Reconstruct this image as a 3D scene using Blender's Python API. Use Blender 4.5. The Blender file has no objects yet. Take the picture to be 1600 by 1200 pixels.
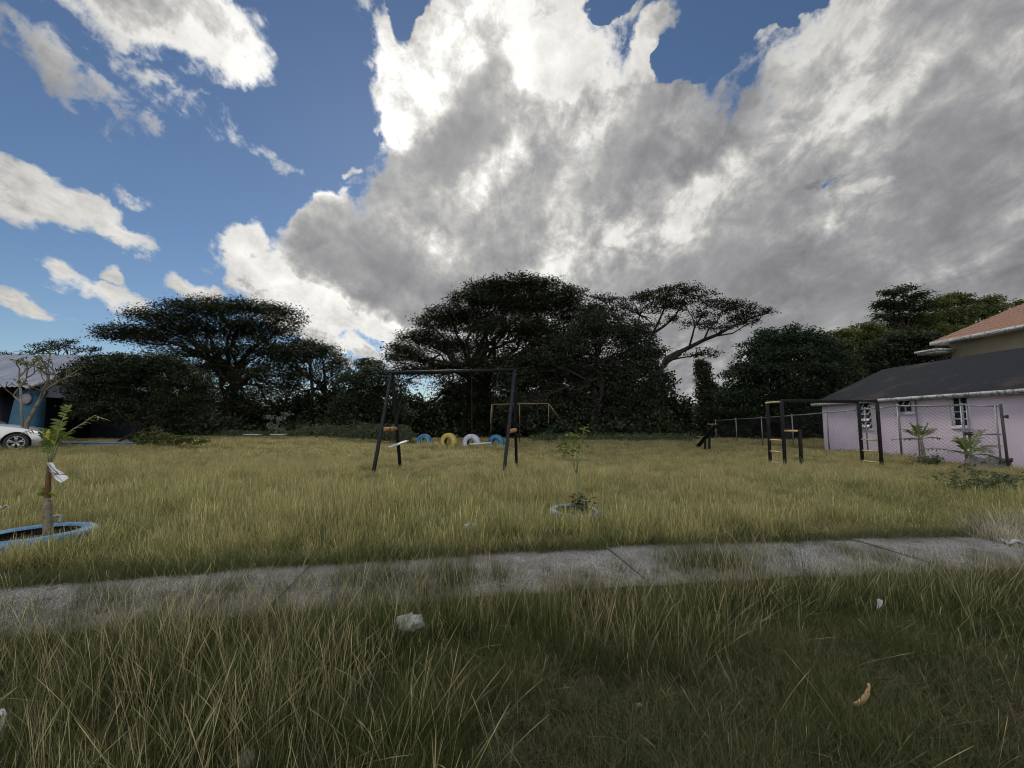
import bpy, math, random
import numpy as np
from mathutils import Vector, Matrix

R = math.radians
SC = bpy.context.scene
COL = SC.collection

# ------------------------------------------------------------------ camera
FPX, HORIZON, EYE = 680.0, 661.0, 1.3          # focal length and horizon in 1600x1200 pixels, eye height in metres
PITCH = math.atan((HORIZON - 600.0) / FPX)
cam_data = bpy.data.cameras.new('camera')
cam_data.sensor_width = 36.0
cam_data.lens = 36.0 * FPX / 1600.0
cam_data.clip_start = 0.05
cam_data.clip_end = 5000.0
cam = bpy.data.objects.new('camera', cam_data)
COL.objects.link(cam)
cam.location = (0, 0, EYE)
cam.rotation_euler = (math.pi / 2 + PITCH, 0, 0)
SC.camera = cam


def ray(u, v):
    x, y = (u - 800.0) / FPX, -(v - 600.0) / FPX
    return Vector((x, math.cos(PITCH) - y * math.sin(PITCH), math.sin(PITCH) + y * math.cos(PITCH)))


def at(u, v, Y):
    """World point seen at photo pixel (u, v) at depth Y."""
    d = ray(u, v)
    return Vector((0, 0, EYE)) + d * (Y / d.y)


def gp(u, v, z=0.0):
    """World point on the level z seen at photo pixel (u, v)."""
    d = ray(u, v)
    return Vector((0, 0, EYE)) + d * ((z - EYE) / d.z)


# ------------------------------------------------------------------ exposure and sampling
SC.view_settings.view_transform = 'Standard'
SC.view_settings.look = 'None'
SC.view_settings.exposure = 0.0
SC.view_settings.gamma = 1.0
SC.render.engine = 'CYCLES'
SC.cycles.max_bounces = 5
SC.cycles.diffuse_bounces = 3
SC.cycles.glossy_bounces = 2
SC.cycles.transmission_bounces = 3
SC.cycles.transparent_max_bounces = 8
SC.cycles.filter_width = 1.1
SC.cycles.use_adaptive_sampling = True
SC.cycles.adaptive_threshold = 0.012
SC.cycles.caustics_reflective = False
SC.cycles.caustics_refractive = False
SC.cycles.use_denoising = True
SC.cycles.denoiser = 'OPENIMAGEDENOISE'
SC.cycles.denoising_input_passes = 'RGB_ALBEDO_NORMAL'
SC.cycles.denoising_prefilter = 'ACCURATE'


# ------------------------------------------------------------------ node helper
class NT:
    def __init__(self, tree):
        self.t, self.n, self.l = tree, tree.nodes, tree.links

    def put(self, sock, v):
        if v is None:
            return
        if isinstance(v, bpy.types.NodeSocket):
            self.l.new(v, sock)
        else:
            if isinstance(v, (tuple, list)) and len(v) == 3 and sock.type == 'RGBA':
                v = (*v, 1.0)
            sock.default_value = v

    def node(self, kind, props=None, **ins):
        nd = self.n.new(kind)
        for k, v in (props or {}).items():
            setattr(nd, k, v)
        for k, v in ins.items():
            key = int(k[1:]) if k[0] == 'i' and k[1:].isdigit() else k.replace('_', ' ')
            self.put(nd.inputs[key], v)
        return nd

    def math(self, op, a, b=None, c=None, clamp=False):
        return self.node('ShaderNodeMath', {'operation': op, 'use_clamp': clamp}, i0=a, i1=b, i2=c).outputs[0]

    def vm(self, op, a, b=None, out=0, scale=None):
        nd = self.node('ShaderNodeVectorMath', {'operation': op}, i0=a, i1=b)
        if scale is not None:
            self.put(nd.inputs['Scale'], scale)
        return nd.outputs[out]

    def noise(self, vec, scale, detail=4.0, rough=0.5, dist=0.0, out='Fac'):
        return self.node('ShaderNodeTexNoise', {'noise_dimensions': '3D'}, Vector=vec, Scale=scale, Detail=detail,
                         Roughness=rough, Distortion=dist).outputs[out]

    def smooth(self, v, a, b, lo=0.0, hi=1.0, kind='SMOOTHSTEP'):
        return self.node('ShaderNodeMapRange', {'interpolation_type': kind, 'clamp': True}, i0=v, i1=a, i2=b, i3=lo, i4=hi).outputs[0]

    def mix(self, f, a, b, blend='MIX'):
        nd = self.n.new('ShaderNodeMix')
        nd.data_type = 'RGBA'
        nd.blend_type = blend
        self.put(nd.inputs[0], f)
        self.put(nd.inputs[6], a)
        self.put(nd.inputs[7], b)
        return nd.outputs[2]

    def ramp(self, f, stops, interp='LINEAR'):
        nd = self.n.new('ShaderNodeValToRGB')
        cr = nd.color_ramp
        cr.interpolation = interp
        while len(cr.elements) < len(stops):
            cr.elements.new(0.5)
        for e, (p, c) in zip(cr.elements, stops):
            e.position = p
            e.color = (*c, 1.0)
        self.put(nd.inputs[0], f)
        return nd.outputs[0]


# ------------------------------------------------------------------ sun and sky
SUN_DIR = ray(632, 225).normalized()           # the sun stands behind the bright cloud edge
SUN_EL = math.asin(SUN_DIR.z)
SUN_AZ = math.atan2(SUN_DIR.x, SUN_DIR.y)
sun_data = bpy.data.lights.new('sun', 'SUN')
sun_data.energy = 1.5
sun_data.angle = R(10)
sun_data.color = (1.0, 0.93, 0.82)
sun = bpy.data.objects.new('sun', sun_data)
COL.objects.link(sun)
sun.rotation_euler = SUN_DIR.to_track_quat('Z', 'Y').to_euler()

world = bpy.data.worlds.new('World')
SC.world = world
world.use_nodes = True
world.node_tree.nodes.clear()


def puff(nt, p, u, v, ru, rv, rot, prev=None):
    """An ellipsoid of cloud cover in the sky: 1 at its middle, 0 at its rim, negative outside."""
    base = p
    c = ray(u, v).normalized()
    ca, sa = math.cos(R(rot)), math.sin(R(rot))
    a = ray(u + ru * ca, v + ru * sa).normalized() - ray(u - ru * ca, v - ru * sa).normalized()
    b = ray(u - rv * sa, v + rv * ca).normalized() - ray(u + rv * sa, v - rv * ca).normalized()
    la, lb = a.length / 2, b.length / 2
    a.normalize()
    b = (b - a * b.dot(a)).normalized()
    k = a.cross(b)
    rotm = Matrix((a, b, k)).transposed()
    if prev is not None:                       # evaluated one after the other: keeps the shader's stack small
        p = nt.vm('MULTIPLY_ADD', prev, (1e-7, 1e-7, 1e-7))
        nt.put(p.node.inputs[2], base)
    m = nt.node('ShaderNodeMapping', {'vector_type': 'TEXTURE'}, Vector=p, Location=tuple(c), Rotation=tuple(rotm.to_euler()),
                Scale=(la, lb, 0.9))
    d2 = nt.vm('DOT_PRODUCT', m.outputs[0], m.outputs[0], out=1)
    return nt.math('SUBTRACT', 1.0, d2)


# photo-space list of the cloud masses: centre, half-axes, turn, weight
CLOUDS = [
    (1300, 350, 640, 250, -8, 1.0), (1500, 130, 400, 330, 0, 1.0), (800, 200, 215, 190, -50, 1.0), (740, 430, 250, 110, 15, 1.0),
    (790, 60, 165, 120, 0, 0.9), (1000, 500, 560, 150, 0, 1.0), (1450, 520, 500, 140, 0, 1.0), (375, 372, 44, 42, 10, 0.7),
    (490, 350, 75, 50, -25, 0.8), (590, 500, 170, 48, 22, 0.8), (440, 435, 105, 55, 22, 0.75), (1010, 70, 30, 90, 28, 0.75),
    (1190, 30, 90, 22, -28, 0.36), (640, 180, 55, 150, 0, 0.7), (620, 340, 70, 60, 0, 0.7),
    (290, 20, 195, 80, 16, 0.65), (360, 85, 70, 50, 40, 0.6), (100, 110, 90, 24, 50, 0.10), (180, 150, 80, 16, 40, 0.10),
    (265, 150, 110, 24, 30, 0.12), (350, 215, 60, 16, 30, 0.08), (410, 250, 50, 10, 25, 0.10),
    (85, 315, 150, 40, 22, 0.62), (190, 368, 60, 24, 20, 0.55), (10, 300, 90, 46, 10, 0.65), (205, 303, 40, 10, 20, 0.25),
    (155, 455, 96, 28, 22, 0.6), (105, 425, 44, 26, 30, 0.55), (50, 487, 64, 17, 18, 0.55), (310, 458, 50, 18, 20, 0.5),
    (180, 427, 18, 8, 20, 0.3), (535, 572, 26, 10, 0, 0.3), (545, 270, 14, 10, 0, 0.3), (1290, 350, 90, 30, 0, 0.9), (730, 330, 150, 110, 0, 1.0), (540, 430, 120, 70, 20, 0.9), (640, 500, 110, 44, 20, 0.9), (900, 360, 200, 120, 0, 1.0), (1000, 230, 160, 110, -40, 1.0), (560, 545, 110, 22, 14, 0.6), (480, 490, 110, 40, 25, 0.7),
]
HOLES = [(1140, 62, 90, 26, -38, 0.85), (1060, 85, 44, 24, -45, 0.8), (1230, 0, 50, 26, 0, 0.5), (945, 10, 30, 36, -10, 0.75), (1297, 293, 26, 9, -20, 0.55),
         (640, 10, 24, 70, 8, 0.6), (0, 0, 0.1, 0.1, 0, 0.0)]

# group: direction -> cloud cover
grp = bpy.data.node_groups.new('cloud_cover', 'ShaderNodeTree')
grp.interface.new_socket('Direction', in_out='INPUT', socket_type='NodeSocketVector')
grp.interface.new_socket('Cover', in_out='OUTPUT', socket_type='NodeSocketFloat')
g = NT(grp)
gi, go = g.n.new('NodeGroupInput'), g.n.new('NodeGroupOutput')
p = g.vm('NORMALIZE', gi.outputs[0])
cover = None
warp = g.vm('SUBTRACT', g.noise(p, 7.0, 3.0, 0.55, out='Color'), (0.5, 0.5, 0.5))
pw = g.vm('ADD', p, g.vm('SCALE', warp, scale=0.13))
warp2 = g.vm('SUBTRACT', g.noise(p, 26.0, 3.0, 0.6, out='Color'), (0.5, 0.5, 0.5))
pw = g.vm('ADD', pw, g.vm('SCALE', warp2, scale=0.045))
for (u, v, ru, rv, rot, w) in CLOUDS:
    e = g.math('MAXIMUM', g.math('MULTIPLY', puff(g, pw, u, v, ru * 1.08, rv * 1.08, rot, cover), w), -1.0)
    cover = e if cover is None else g.math('SMOOTH_MAX', cover, e, 0.08)
for (u, v, ru, rv, rot, w) in HOLES[:-1]:
    e = g.math('MULTIPLY', g.math('MAXIMUM', puff(g, pw, u, v, ru * 1.2, rv * 1.2, rot, cover), 0.0), w * 1.6)
    cover = g.math('SUBTRACT', cover, e)
g.l.new(cover, go.inputs[0])

# group: direction -> streaky fractal detail (clouds drawn out along the wind, as seen from below)
grp2 = bpy.data.node_groups.new('cloud_detail', 'ShaderNodeTree')
grp2.interface.new_socket('Direction', in_out='INPUT', socket_type='NodeSocketVector')
grp2.interface.new_socket('Low', in_out='OUTPUT', socket_type='NodeSocketFloat')
grp2.interface.new_socket('High', in_out='OUTPUT', socket_type='NodeSocketFloat')
g = NT(grp2)
gi, go = g.n.new('NodeGroupInput'), g.n.new('NodeGroupOutput')
p = g.vm('NORMALIZE', gi.outputs[0])
sep = g.node('ShaderNodeSeparateXYZ', Vector=p)
zz = g.math('ADD', g.math('MAXIMUM', sep.outputs[2], 0.0), 0.26)
q = g.node('ShaderNodeCombineXYZ', X=g.math('DIVIDE', sep.outputs[0], zz), Y=g.math('DIVIDE', sep.outputs[1], zz), Z=0.0).outputs[0]
q = g.node('ShaderNodeMapping', Vector=q, Rotation=(0, 0, R(-14)), Scale=(1.1, 0.5, 1.0)).outputs[0]
low = g.noise(g.vm('ADD', q, (3.1, 7.7, 1.3)), 2.0, 4.0, 0.5, 0.6)
hi = g.noise(q, 7.5, 8.0, 0.6, 0.35)
fl = g.noise(p, 20.0, 9.0, 0.64, 0.3)
hi = g.math('ADD', g.math('MULTIPLY', hi, 0.5), g.math('MULTIPLY', fl, 0.5))
g.l.new(low, go.inputs[0])
g.l.new(hi, go.inputs[1])

w = NT(world.node_tree)
tc = w.n.new('ShaderNodeTexCoord')
P = w.vm('NORMALIZE', tc.outputs['Generated'])


def cloud(direction):
    """Cover with broad billows, cover with fine billows too, and the two noise fields."""
    c = w.n.new('ShaderNodeGroup')
    c.node_tree = grp
    w.put(c.inputs[0], direction)
    d = w.n.new('ShaderNodeGroup')
    d.node_tree = grp2
    w.put(d.inputs[0], direction)
    s = w.math('ADD', c.outputs[0], w.math('MULTIPLY', w.math('SUBTRACT', d.outputs[0], 0.5), 0.5))
    f = w.math('ADD', s, w.math('MULTIPLY', w.math('SUBTRACT', d.outputs[1], 0.5), 2.8))
    return s, f, d.outputs[0], d.outputs[1]


broad, dens, low, hi = cloud(P)
toward = w.vm('NORMALIZE', w.vm('ADD', w.vm('SCALE', P, scale=0.93), w.vm('SCALE', tuple(SUN_DIR), scale=0.07)))
broad2 = cloud(toward)[0]
# unseen bright clouds added behind the viewer to lift the light on the ground
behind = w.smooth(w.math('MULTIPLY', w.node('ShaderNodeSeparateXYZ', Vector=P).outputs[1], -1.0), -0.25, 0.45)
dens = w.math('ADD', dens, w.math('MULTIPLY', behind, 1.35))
cosang = w.vm('DOT_PRODUCT', P, tuple(SUN_DIR), out=1)
ang = w.math('ARCCOSINE', w.math('MINIMUM', cosang, 1.0))
near_sun = w.math('EXPONENT', w.math('MULTIPLY', w.math('MULTIPLY', ang, ang), -7.0))

# how deep the cloud is from place to place: thin veils let the sun through, deep masses are grey
VEILS = [(840, 80, 150, 80, -10, 0.85), (920, 130, 90, 80, 30, 0.7), (625, 190, 40, 100, 0, 0.8), (800, 240, 110, 24, -50, 0.7), (740, 300, 30, 26, 0, 0.5), (675, 400, 18, 40, -20, 0.5),
         (885, 395, 60, 60, 0, 0.9), (1190, 270, 190, 40, -35, 0.55), (450, 440, 140, 34, 28, 0.8), (560, 515, 120, 26, 20, 0.8), (385, 370, 60, 60, 0, 0.5),
         (1300, 60, 140, 50, -50, 0.55), (1290, 330, 120, 34, -30, 0.6), (1500, 400, 160, 30, -15, 0.45), (1120, 90, 150, 30, -10, 0.6), (480, 320, 60, 30, -20, 0.4),
         (1250, 180, 200, 26, -40, 0.3), (1040, 330, 140, 26, -40, 0.35), (1400, 130, 160, 20, -50, 0.25), (290, 60, 220, 90, 20, 1.0), (100, 320, 180, 60, 20, 1.1), (110, 460, 160, 50, 20, 0.9)]
DEEPS = [(725, 190, 95, 36, -50, 1.1), (640, 280, 80, 34, -35, 1.0), (540, 390, 130, 44, 18, 1.0), (640, 460, 130, 40, 10, 0.9), (1090, 190, 170, 70, -35, 0.6),
         (1480, 260, 170, 90, -20, 0.55), (1080, 420, 200, 40, -8, 0.7), (1330, 430, 160, 36, -25, 0.5), (800, 380, 80, 30, -10, 0.5), (1300, 500, 300, 50, 0, 0.5), (960, 260, 90, 50, -50, 0.4),
         (300, 20, 120, 36, 10, 0.4), (60, 330, 100, 16, 15, 0.35)]
pw2 = w.vm('ADD', P, w.vm('SCALE', w.vm('SUBTRACT', w.noise(P, 9.0, 4.0, 0.6, out='Color'), (0.5, 0.5, 0.5)), scale=0.16))
depth = None
for lst, sg in ((VEILS, -1.0), (DEEPS, 1.0)):
    for (u, v, ru, rv, rot, k) in lst:
        e = w.math('MULTIPLY', w.math('MAXIMUM', puff(w, pw2, u, v, ru * 1.5, rv * 1.5, rot, depth), 0.0), k * sg)
        depth = e if depth is None else w.math('ADD', depth, e)

alpha = w.smooth(dens, 0.0, 0.42)
thick = w.math('ADD', w.math('MULTIPLY', dens, 0.5), w.math('MULTIPLY', broad2, 0.42))
thick = w.math('ADD', thick, w.math('MULTIPLY', depth, 0.95))
thick = w.math('ADD', thick, w.math('MULTIPLY', w.math('SUBTRACT', low, 0.5), 2.3))
thick = w.math('ADD', thick, w.math('MULTIPLY', w.math('SUBTRACT', hi, 0.5), 2.0))
thick = w.math('MAXIMUM', w.math('ADD', thick, 0.02), 0.0)
lit = w.math('EXPONENT', w.math('MULTIPLY', thick, -1.7))
relief = w.math('ADD', w.math('MULTIPLY', w.math('SUBTRACT', broad, broad2), 0.8), w.math('MULTIPLY', w.math('SUBTRACT', 0.5, hi), 0.5))
body = w.math('ADD', w.math('ADD', 0.26, w.math('MULTIPLY', near_sun, 0.07)), w.math('MULTIPLY', relief, 0.4))
body = w.math('MAXIMUM', body, 0.16)
edge = w.math('ADD', w.math('ADD', 0.62, w.math('MULTIPLY', near_sun, 0.62)), w.math('MULTIPLY', w.math('SUBTRACT', 0.5, hi), 1.5))
val = w.math('ADD', w.math('MULTIPLY', body, w.math('SUBTRACT', 1.0, lit)), w.math('MULTIPLY', edge, lit))
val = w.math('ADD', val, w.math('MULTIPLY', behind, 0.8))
tint = w.mix(w.smooth(val, 0.22, 0.6), (0.95, 0.955, 1.0), (1.0, 0.985, 0.94))
ccol = w.vm('SCALE', tint, scale=val)

sky = w.n.new('ShaderNodeTexSky')
sky.sky_type = 'NISHITA'
sky.sun_disc = False
sky.sun_elevation = SUN_EL
sky.sun_rotation = SUN_AZ
sky.altitude = 0.0
sky.air_density = 1.0
sky.dust_density = 0.05
sky.ozone_density = 4.0
bg_sky = w.node('ShaderNodeBackground', Color=w.mix(1.0, sky.outputs[0], (1.0, 1.0, 1.0), 'MULTIPLY'), Strength=0.068)
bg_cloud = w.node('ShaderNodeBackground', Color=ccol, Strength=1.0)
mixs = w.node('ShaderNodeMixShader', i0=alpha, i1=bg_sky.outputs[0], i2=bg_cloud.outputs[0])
wout = w.n.new('ShaderNodeOutputWorld')
w.l.new(mixs.outputs[0], wout.inputs[0])
world.cycles.sampling_method = 'MANUAL'
world.cycles.sample_map_resolution = 512


# ------------------------------------------------------------------ mesh helpers
class MB:
    """Collects vertices, quads and triangles and links them as ONE mesh object."""

    def __init__(self):
        self.v, self.q, self.t, self.c, self.n = [], [], [], [], 0

    def add(self, verts, quads=None, tris=None, val=None):
        verts = np.asarray(verts, dtype=np.float32).reshape(-1, 3)
        if quads is not None and len(quads):
            self.q.append(np.asarray(quads, dtype=np.int32).reshape(-1, 4) + self.n)
        if tris is not None and len(tris):
            self.t.append(np.asarray(tris, dtype=np.int32).reshape(-1, 3) + self.n)
        self.v.append(verts)
        self.c.append(np.zeros(len(verts), np.float32) if val is None else np.asarray(val, dtype=np.float32))
        self.n += len(verts)
        return self

    def box(self, c, s, rot=None, taper=1.0):
        """Box of size s centred on c; rot a Matrix or z angle; taper scales the top."""
        hx, hy, hz = s[0] / 2, s[1] / 2, s[2] / 2
        pts = [Vector((x * (taper if z > 0 else 1), y * (taper if z > 0 else 1), z)) for z in (-hz, hz) for (x, y) in ((-hx, -hy), (hx, -hy), (hx, hy), (-hx, hy))]
        if rot is not None:
            m = rot if isinstance(rot, Matrix) else Matrix.Rotation(rot, 3, 'Z')
            pts = [m @ q for q in pts]
        pts = [q + Vector(c) for q in pts]
        return self.add([tuple(q) for q in pts], [(3, 2, 1, 0), (4, 5, 6, 7), (0, 1, 5, 4), (1, 2, 6, 5), (2, 3, 7, 6), (3, 0, 4, 7)])

    def beam(self, a, b, w, h=None, up=(0, 0, 1)):
        """Square bar from a to b."""
        a, b = Vector(a), Vector(b)
        d = (b - a)
        L = d.length
        d.normalize()
        u = Vector(up)
        if abs(d.dot(u)) > 0.98:
            u = Vector((1, 0, 0))
        x = d.cross(u).normalized()
        z = x.cross(d).normalized()
        m = Matrix((x, d, z)).transposed()
        return self.box((a + b) / 2, (w, L, h or w), m)

    def tube(self, path, radii, n=8, cap=True):
        path = [Vector(q) for q in path]
        if not isinstance(radii, (list, tuple)):
            radii = [radii] * len(path)
        vs, qs, ts = [], [], []
        ref = Vector((0.31, 0.17, 0.93))
        for i, q in enumerate(path):
            d = (path[min(i + 1, len(path) - 1)] - path[max(i - 1, 0)])
            if d.length < 1e-9:
                d = Vector((0, 0, 1))
            d.normalize()
            r = ref if abs(d.dot(ref)) < 0.97 else Vector((1, 0, 0))
            x = d.cross(r).normalized()
            y = d.cross(x)
            for k in range(n):
                a = 2 * math.pi * k / n
                vs.append(tuple(q + (x * math.cos(a) + y * math.sin(a)) * radii[i]))
        for i in range(len(path) - 1):
            for k in range(n):
                a, b = i * n + k, i * n + (k + 1) % n
                qs.append((a, b, b + n, a + n))
        if cap:
            for base, sgn in ((0, 1), ((len(path) - 1) * n, -1)):
                for k in range(1, n - 1):
                    t = (base, base + k + 1, base + k) if sgn > 0 else (base, base + k, base + k + 1)
                    ts.append(t)
        return self.add(vs, qs, ts)

    def lathe(self, prof, n=32, center=(0, 0, 0), rot=None, closed=False):
        """prof: (radius, height) pairs turned about z."""
        vs, qs = [], []
        m = len(prof)
        for k in range(n):
            a = 2 * math.pi * k / n
            for (r, z) in prof:
                q = Vector((r * math.cos(a), r * math.sin(a), z))
                if rot is not None:
                    q = rot @ q
                vs.append(tuple(q + Vector(center)))
        for k in range(n):
            for i in range(m if closed else m - 1):
                j = (i + 1) % m
                qs.append((k * m + i, ((k + 1) % n) * m + i, ((k + 1) % n) * m + j, k * m + j))
        return self.add(vs, qs)

    def prism(self, poly, a, b, axis):
        """Polygon in the plane of the two other axes, run from a to b along axis ('x', 'y' or 'z')."""
        f = {'x': lambda p, t: (t, p[0], p[1]), 'y': lambda p, t: (p[0], t, p[1]), 'z': lambda p, t: (p[0], p[1], t)}[axis]
        n = len(poly)
        vs = [f(q, a) for q in poly] + [f(q, b) for q in poly]
        qs = [(i, (i + 1) % n, (i + 1) % n + n, i + n) for i in range(n)]
        ts = []
        for i in range(1, n - 1):
            ts += [(0, i + 1, i), (n, n + i, n + i + 1)]
        return self.add(vs, qs, ts)

    def build(self, name, mat, parent=None, smooth=False, bevel=0.0, attr=None):
        v = np.concatenate(self.v) if self.v else np.zeros((0, 3), np.float32)
        q = np.concatenate(self.q) if self.q else np.zeros((0, 4), np.int32)
        t = np.concatenate(self.t) if self.t else np.zeros((0, 3), np.int32)
        me = bpy.data.meshes.new(name)
        me.vertices.add(len(v))
        me.vertices.foreach_set('co', v.ravel())
        me.loops.add(q.size + t.size)
        me.loops.foreach_set('vertex_index', np.concatenate([q.ravel(), t.ravel()]))
        me.polygons.add(len(q) + len(t))
        starts = np.concatenate([np.arange(len(q)) * 4, q.size + np.arange(len(t)) * 3]).astype(np.int32)
        me.polygons.foreach_set('loop_start', starts)
        me.update(calc_edges=True)
        me.validate()
        if smooth:
            me.polygons.foreach_set('use_smooth', np.ones(len(me.polygons), bool))
        if attr:
            at_ = me.attributes.new(attr, 'FLOAT', 'POINT')
            at_.data.foreach_set('value', np.concatenate(self.c))
        o = bpy.data.objects.new(name, me)
        me.materials.append(mat)
        COL.objects.link(o)
        if parent is not None:
            o.parent = parent
            o.location = -parent.location if parent.type == 'EMPTY' and parent.parent is None else (0, 0, 0)
        if bevel:
            bv = o.modifiers.new('bevel', 'BEVEL')
            bv.width = bevel
            bv.segments = 2
            bv.limit_method = 'ANGLE'
            bv.angle_limit = R(40)
        return o


def tag(o, label=None, cat=None, group=None, kind=None):
    for k, v in (('label', label), ('category', cat), ('group', group), ('kind', kind)):
        if v:
            o[k] = v
    return o


def thing(name, label, cat, loc=(0, 0, 0), group=None):
    """An Empty at the thing's base. Its parts are modelled in world coordinates (build() takes the offset back)."""
    o = bpy.data.objects.new(name, None)
    o.empty_display_size = 0.2
    COL.objects.link(o)
    o.location = loc
    return tag(o, label, cat, group)


def copy_tree(o, parent=None):
    c = o.copy()
    COL.objects.link(c)
    if parent is not None:
        c.parent = parent
    for ch in list(o.children):
        copy_tree(ch, c)
    return c


# ------------------------------------------------------------------ terrain: level field, rising a little towards the lot on the left
def sstep(x, a, b):
    t = np.clip((np.asarray(x, dtype=float) - a) / (b - a), 0, 1)
    return t * t * (3 - 2 * t)


def hgt(x, y):
    return 0.34 * sstep(-np.asarray(x, dtype=float), 6.0, 14.0) * sstep(y, 6.0, 12.0)


def vnoise(x, y, seed=0):
    """Smooth value noise, 0 to 1, on numpy arrays."""
    x, y = np.asarray(x, float), np.asarray(y, float)
    xi, yi = np.floor(x).astype(np.int64), np.floor(y).astype(np.int64)
    fx, fy = x - xi, y - yi
    fx, fy = fx * fx * (3 - 2 * fx), fy * fy * (3 - 2 * fy)

    def h(a, b):
        n = (a * 374761393 + b * 668265263 + seed * 974634211) & 0xFFFFFFFF
        n = ((n ^ (n >> 13)) * 1274126177) & 0xFFFFFFFF
        return ((n ^ (n >> 16)) & 0xFFFF) / 65535.0
    return (h(xi, yi) * (1 - fx) + h(xi + 1, yi) * fx) * (1 - fy) + (h(xi, yi + 1) * (1 - fx) + h(xi + 1, yi + 1) * fx) * fy


# ------------------------------------------------------------------ materials
def new_mat(name):
    m = bpy.data.materials.new(name)
    m.use_nodes = True
    m.node_tree.nodes.clear()
    nt = NT(m.node_tree)
    out = nt.n.new('ShaderNodeOutputMaterial')
    return m, nt, out


def paint(name, col, rough=0.5, metal=0.0, var=0.25, scale=6.0, wear=None, wear_amt=0.0, bump=0.0, spec=0.5, fine=40.0):
    """Painted or plain surface: base colour with broad and fine mottling, optional worn patches and bump."""
    m, nt, out = new_mat(name)
    tc = nt.n.new('ShaderNodeTexCoord')
    n1 = nt.noise(tc.outputs['Object'], scale, 5.0, 0.6)
    n2 = nt.noise(tc.outputs['Object'], fine, 4.0, 0.6)
    f = nt.math('ADD', nt.math('MULTIPLY', n1, 0.6), nt.math('MULTIPLY', n2, 0.4))
    lo = tuple(c * (1 - var) for c in col)
    hi_ = tuple(min(1, c * (1 + var)) for c in col)
    c = nt.mix(nt.smooth(f, 0.3, 0.7), lo, hi_)
    if wear:
        n3 = nt.noise(tc.outputs['Object'], scale * 2.3, 8.0, 0.7)
        c = nt.mix(nt.smooth(n3, 0.62 - wear_amt * 0.3, 0.68 - wear_amt * 0.2), c, wear)
    b = nt.node('ShaderNodeBsdfPrincipled', Base_Color=c, Roughness=nt.smooth(n2, 0.2, 0.8, rough * 0.85, min(1, rough * 1.15)), Metallic=metal)
    b.inputs['Specular IOR Level'].default_value = spec
    if bump:
        bp = nt.node('ShaderNodeBump', Strength=bump, Distance=0.01, Height=f)
        nt.l.new(bp.outputs[0], b.inputs['Normal'])
    nt.l.new(b.outputs[0], out.inputs[0])
    return m


def leaf_mat(name, c0, c1, c2=None, trans=0.35, rough=0.55, clump=0.6, amt2=0.0):
    """Leaves: every leaf its own shade, plus a slow drift of tone through the crown; some light passes through."""
    m, nt, out = new_mat(name)
    geo = nt.n.new('ShaderNodeNewGeometry')
    rnd = geo.outputs['Random Per Island']
    n = nt.noise(geo.outputs['Position'], clump, 3.0, 0.6)
    f = nt.math('ADD', nt.math('MULTIPLY', rnd, 0.5), nt.math('MULTIPLY', n, 0.5))
    c = nt.mix(nt.smooth(f, 0.25, 0.75, kind='LINEAR'), c0, c1)
    if c2:
        c = nt.mix(nt.smooth(rnd, 1 - amt2, 1 - amt2 * 0.6), c, c2)
    d = nt.node('ShaderNodeBsdfPrincipled', Base_Color=c, Roughness=rough)
    d.inputs['Specular IOR Level'].default_value = 0.3
    t = nt.node('ShaderNodeBsdfTranslucent', Color=nt.mix(1.0, c, (1.1, 1.25, 0.5), 'MULTIPLY'))
    mx = nt.node('ShaderNodeMixShader', i0=trans, i1=d.outputs[0], i2=t.outputs[0])
    nt.l.new(mx.outputs[0], out.inputs[0])
    return m


def grass_mat(name, base, mid, tip, dry, drymix=0.5, trans=0.4):
    """Grass: green low on the blade, straw at the tip, patches that have dried out; each blade differs."""
    m, nt, out = new_mat(name)
    at_ = nt.node('ShaderNodeAttribute', {'attribute_name': 'along'})
    geo = nt.n.new('ShaderNodeNewGeometry')
    oi = nt.n.new('ShaderNodeObjectInfo')
    rnd = geo.outputs['Random Per Island']
    c = nt.ramp(at_.outputs['Fac'], [(0.0, base), (0.45, mid), (1.0, tip)])
    n = nt.noise(geo.outputs['Position'], 0.42, 4.0, 0.6)
    f = nt.math('ADD', nt.math('ADD', nt.math('MULTIPLY', rnd, 0.55), nt.math('MULTIPLY', oi.outputs['Random'], 0.25)), nt.math('MULTIPLY', nt.math('SUBTRACT', n, 0.5), 1.9))
    c = nt.mix(nt.smooth(f, drymix - 0.3, drymix + 0.35), c, dry)
    hs = nt.node('ShaderNodeHueSaturation', Color=c, Value=nt.math('MULTIPLY', nt.smooth(rnd, 0.0, 1.0, 0.5, 1.5, 'LINEAR'), nt.smooth(oi.outputs['Random'], 0.0, 1.0, 0.6, 1.4, 'LINEAR')))
    d = nt.node('ShaderNodeBsdfPrincipled', Base_Color=hs.outputs[0], Roughness=0.6)
    d.inputs['Specular IOR Level'].default_value = 0.25
    t = nt.node('ShaderNodeBsdfTranslucent', Color=hs.outputs[0])
    mx = nt.node('ShaderNodeMixShader', i0=trans, i1=d.outputs[0], i2=t.outputs[0])
    nt.l.new(mx.outputs[0], out.inputs[0])
    return m


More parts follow.
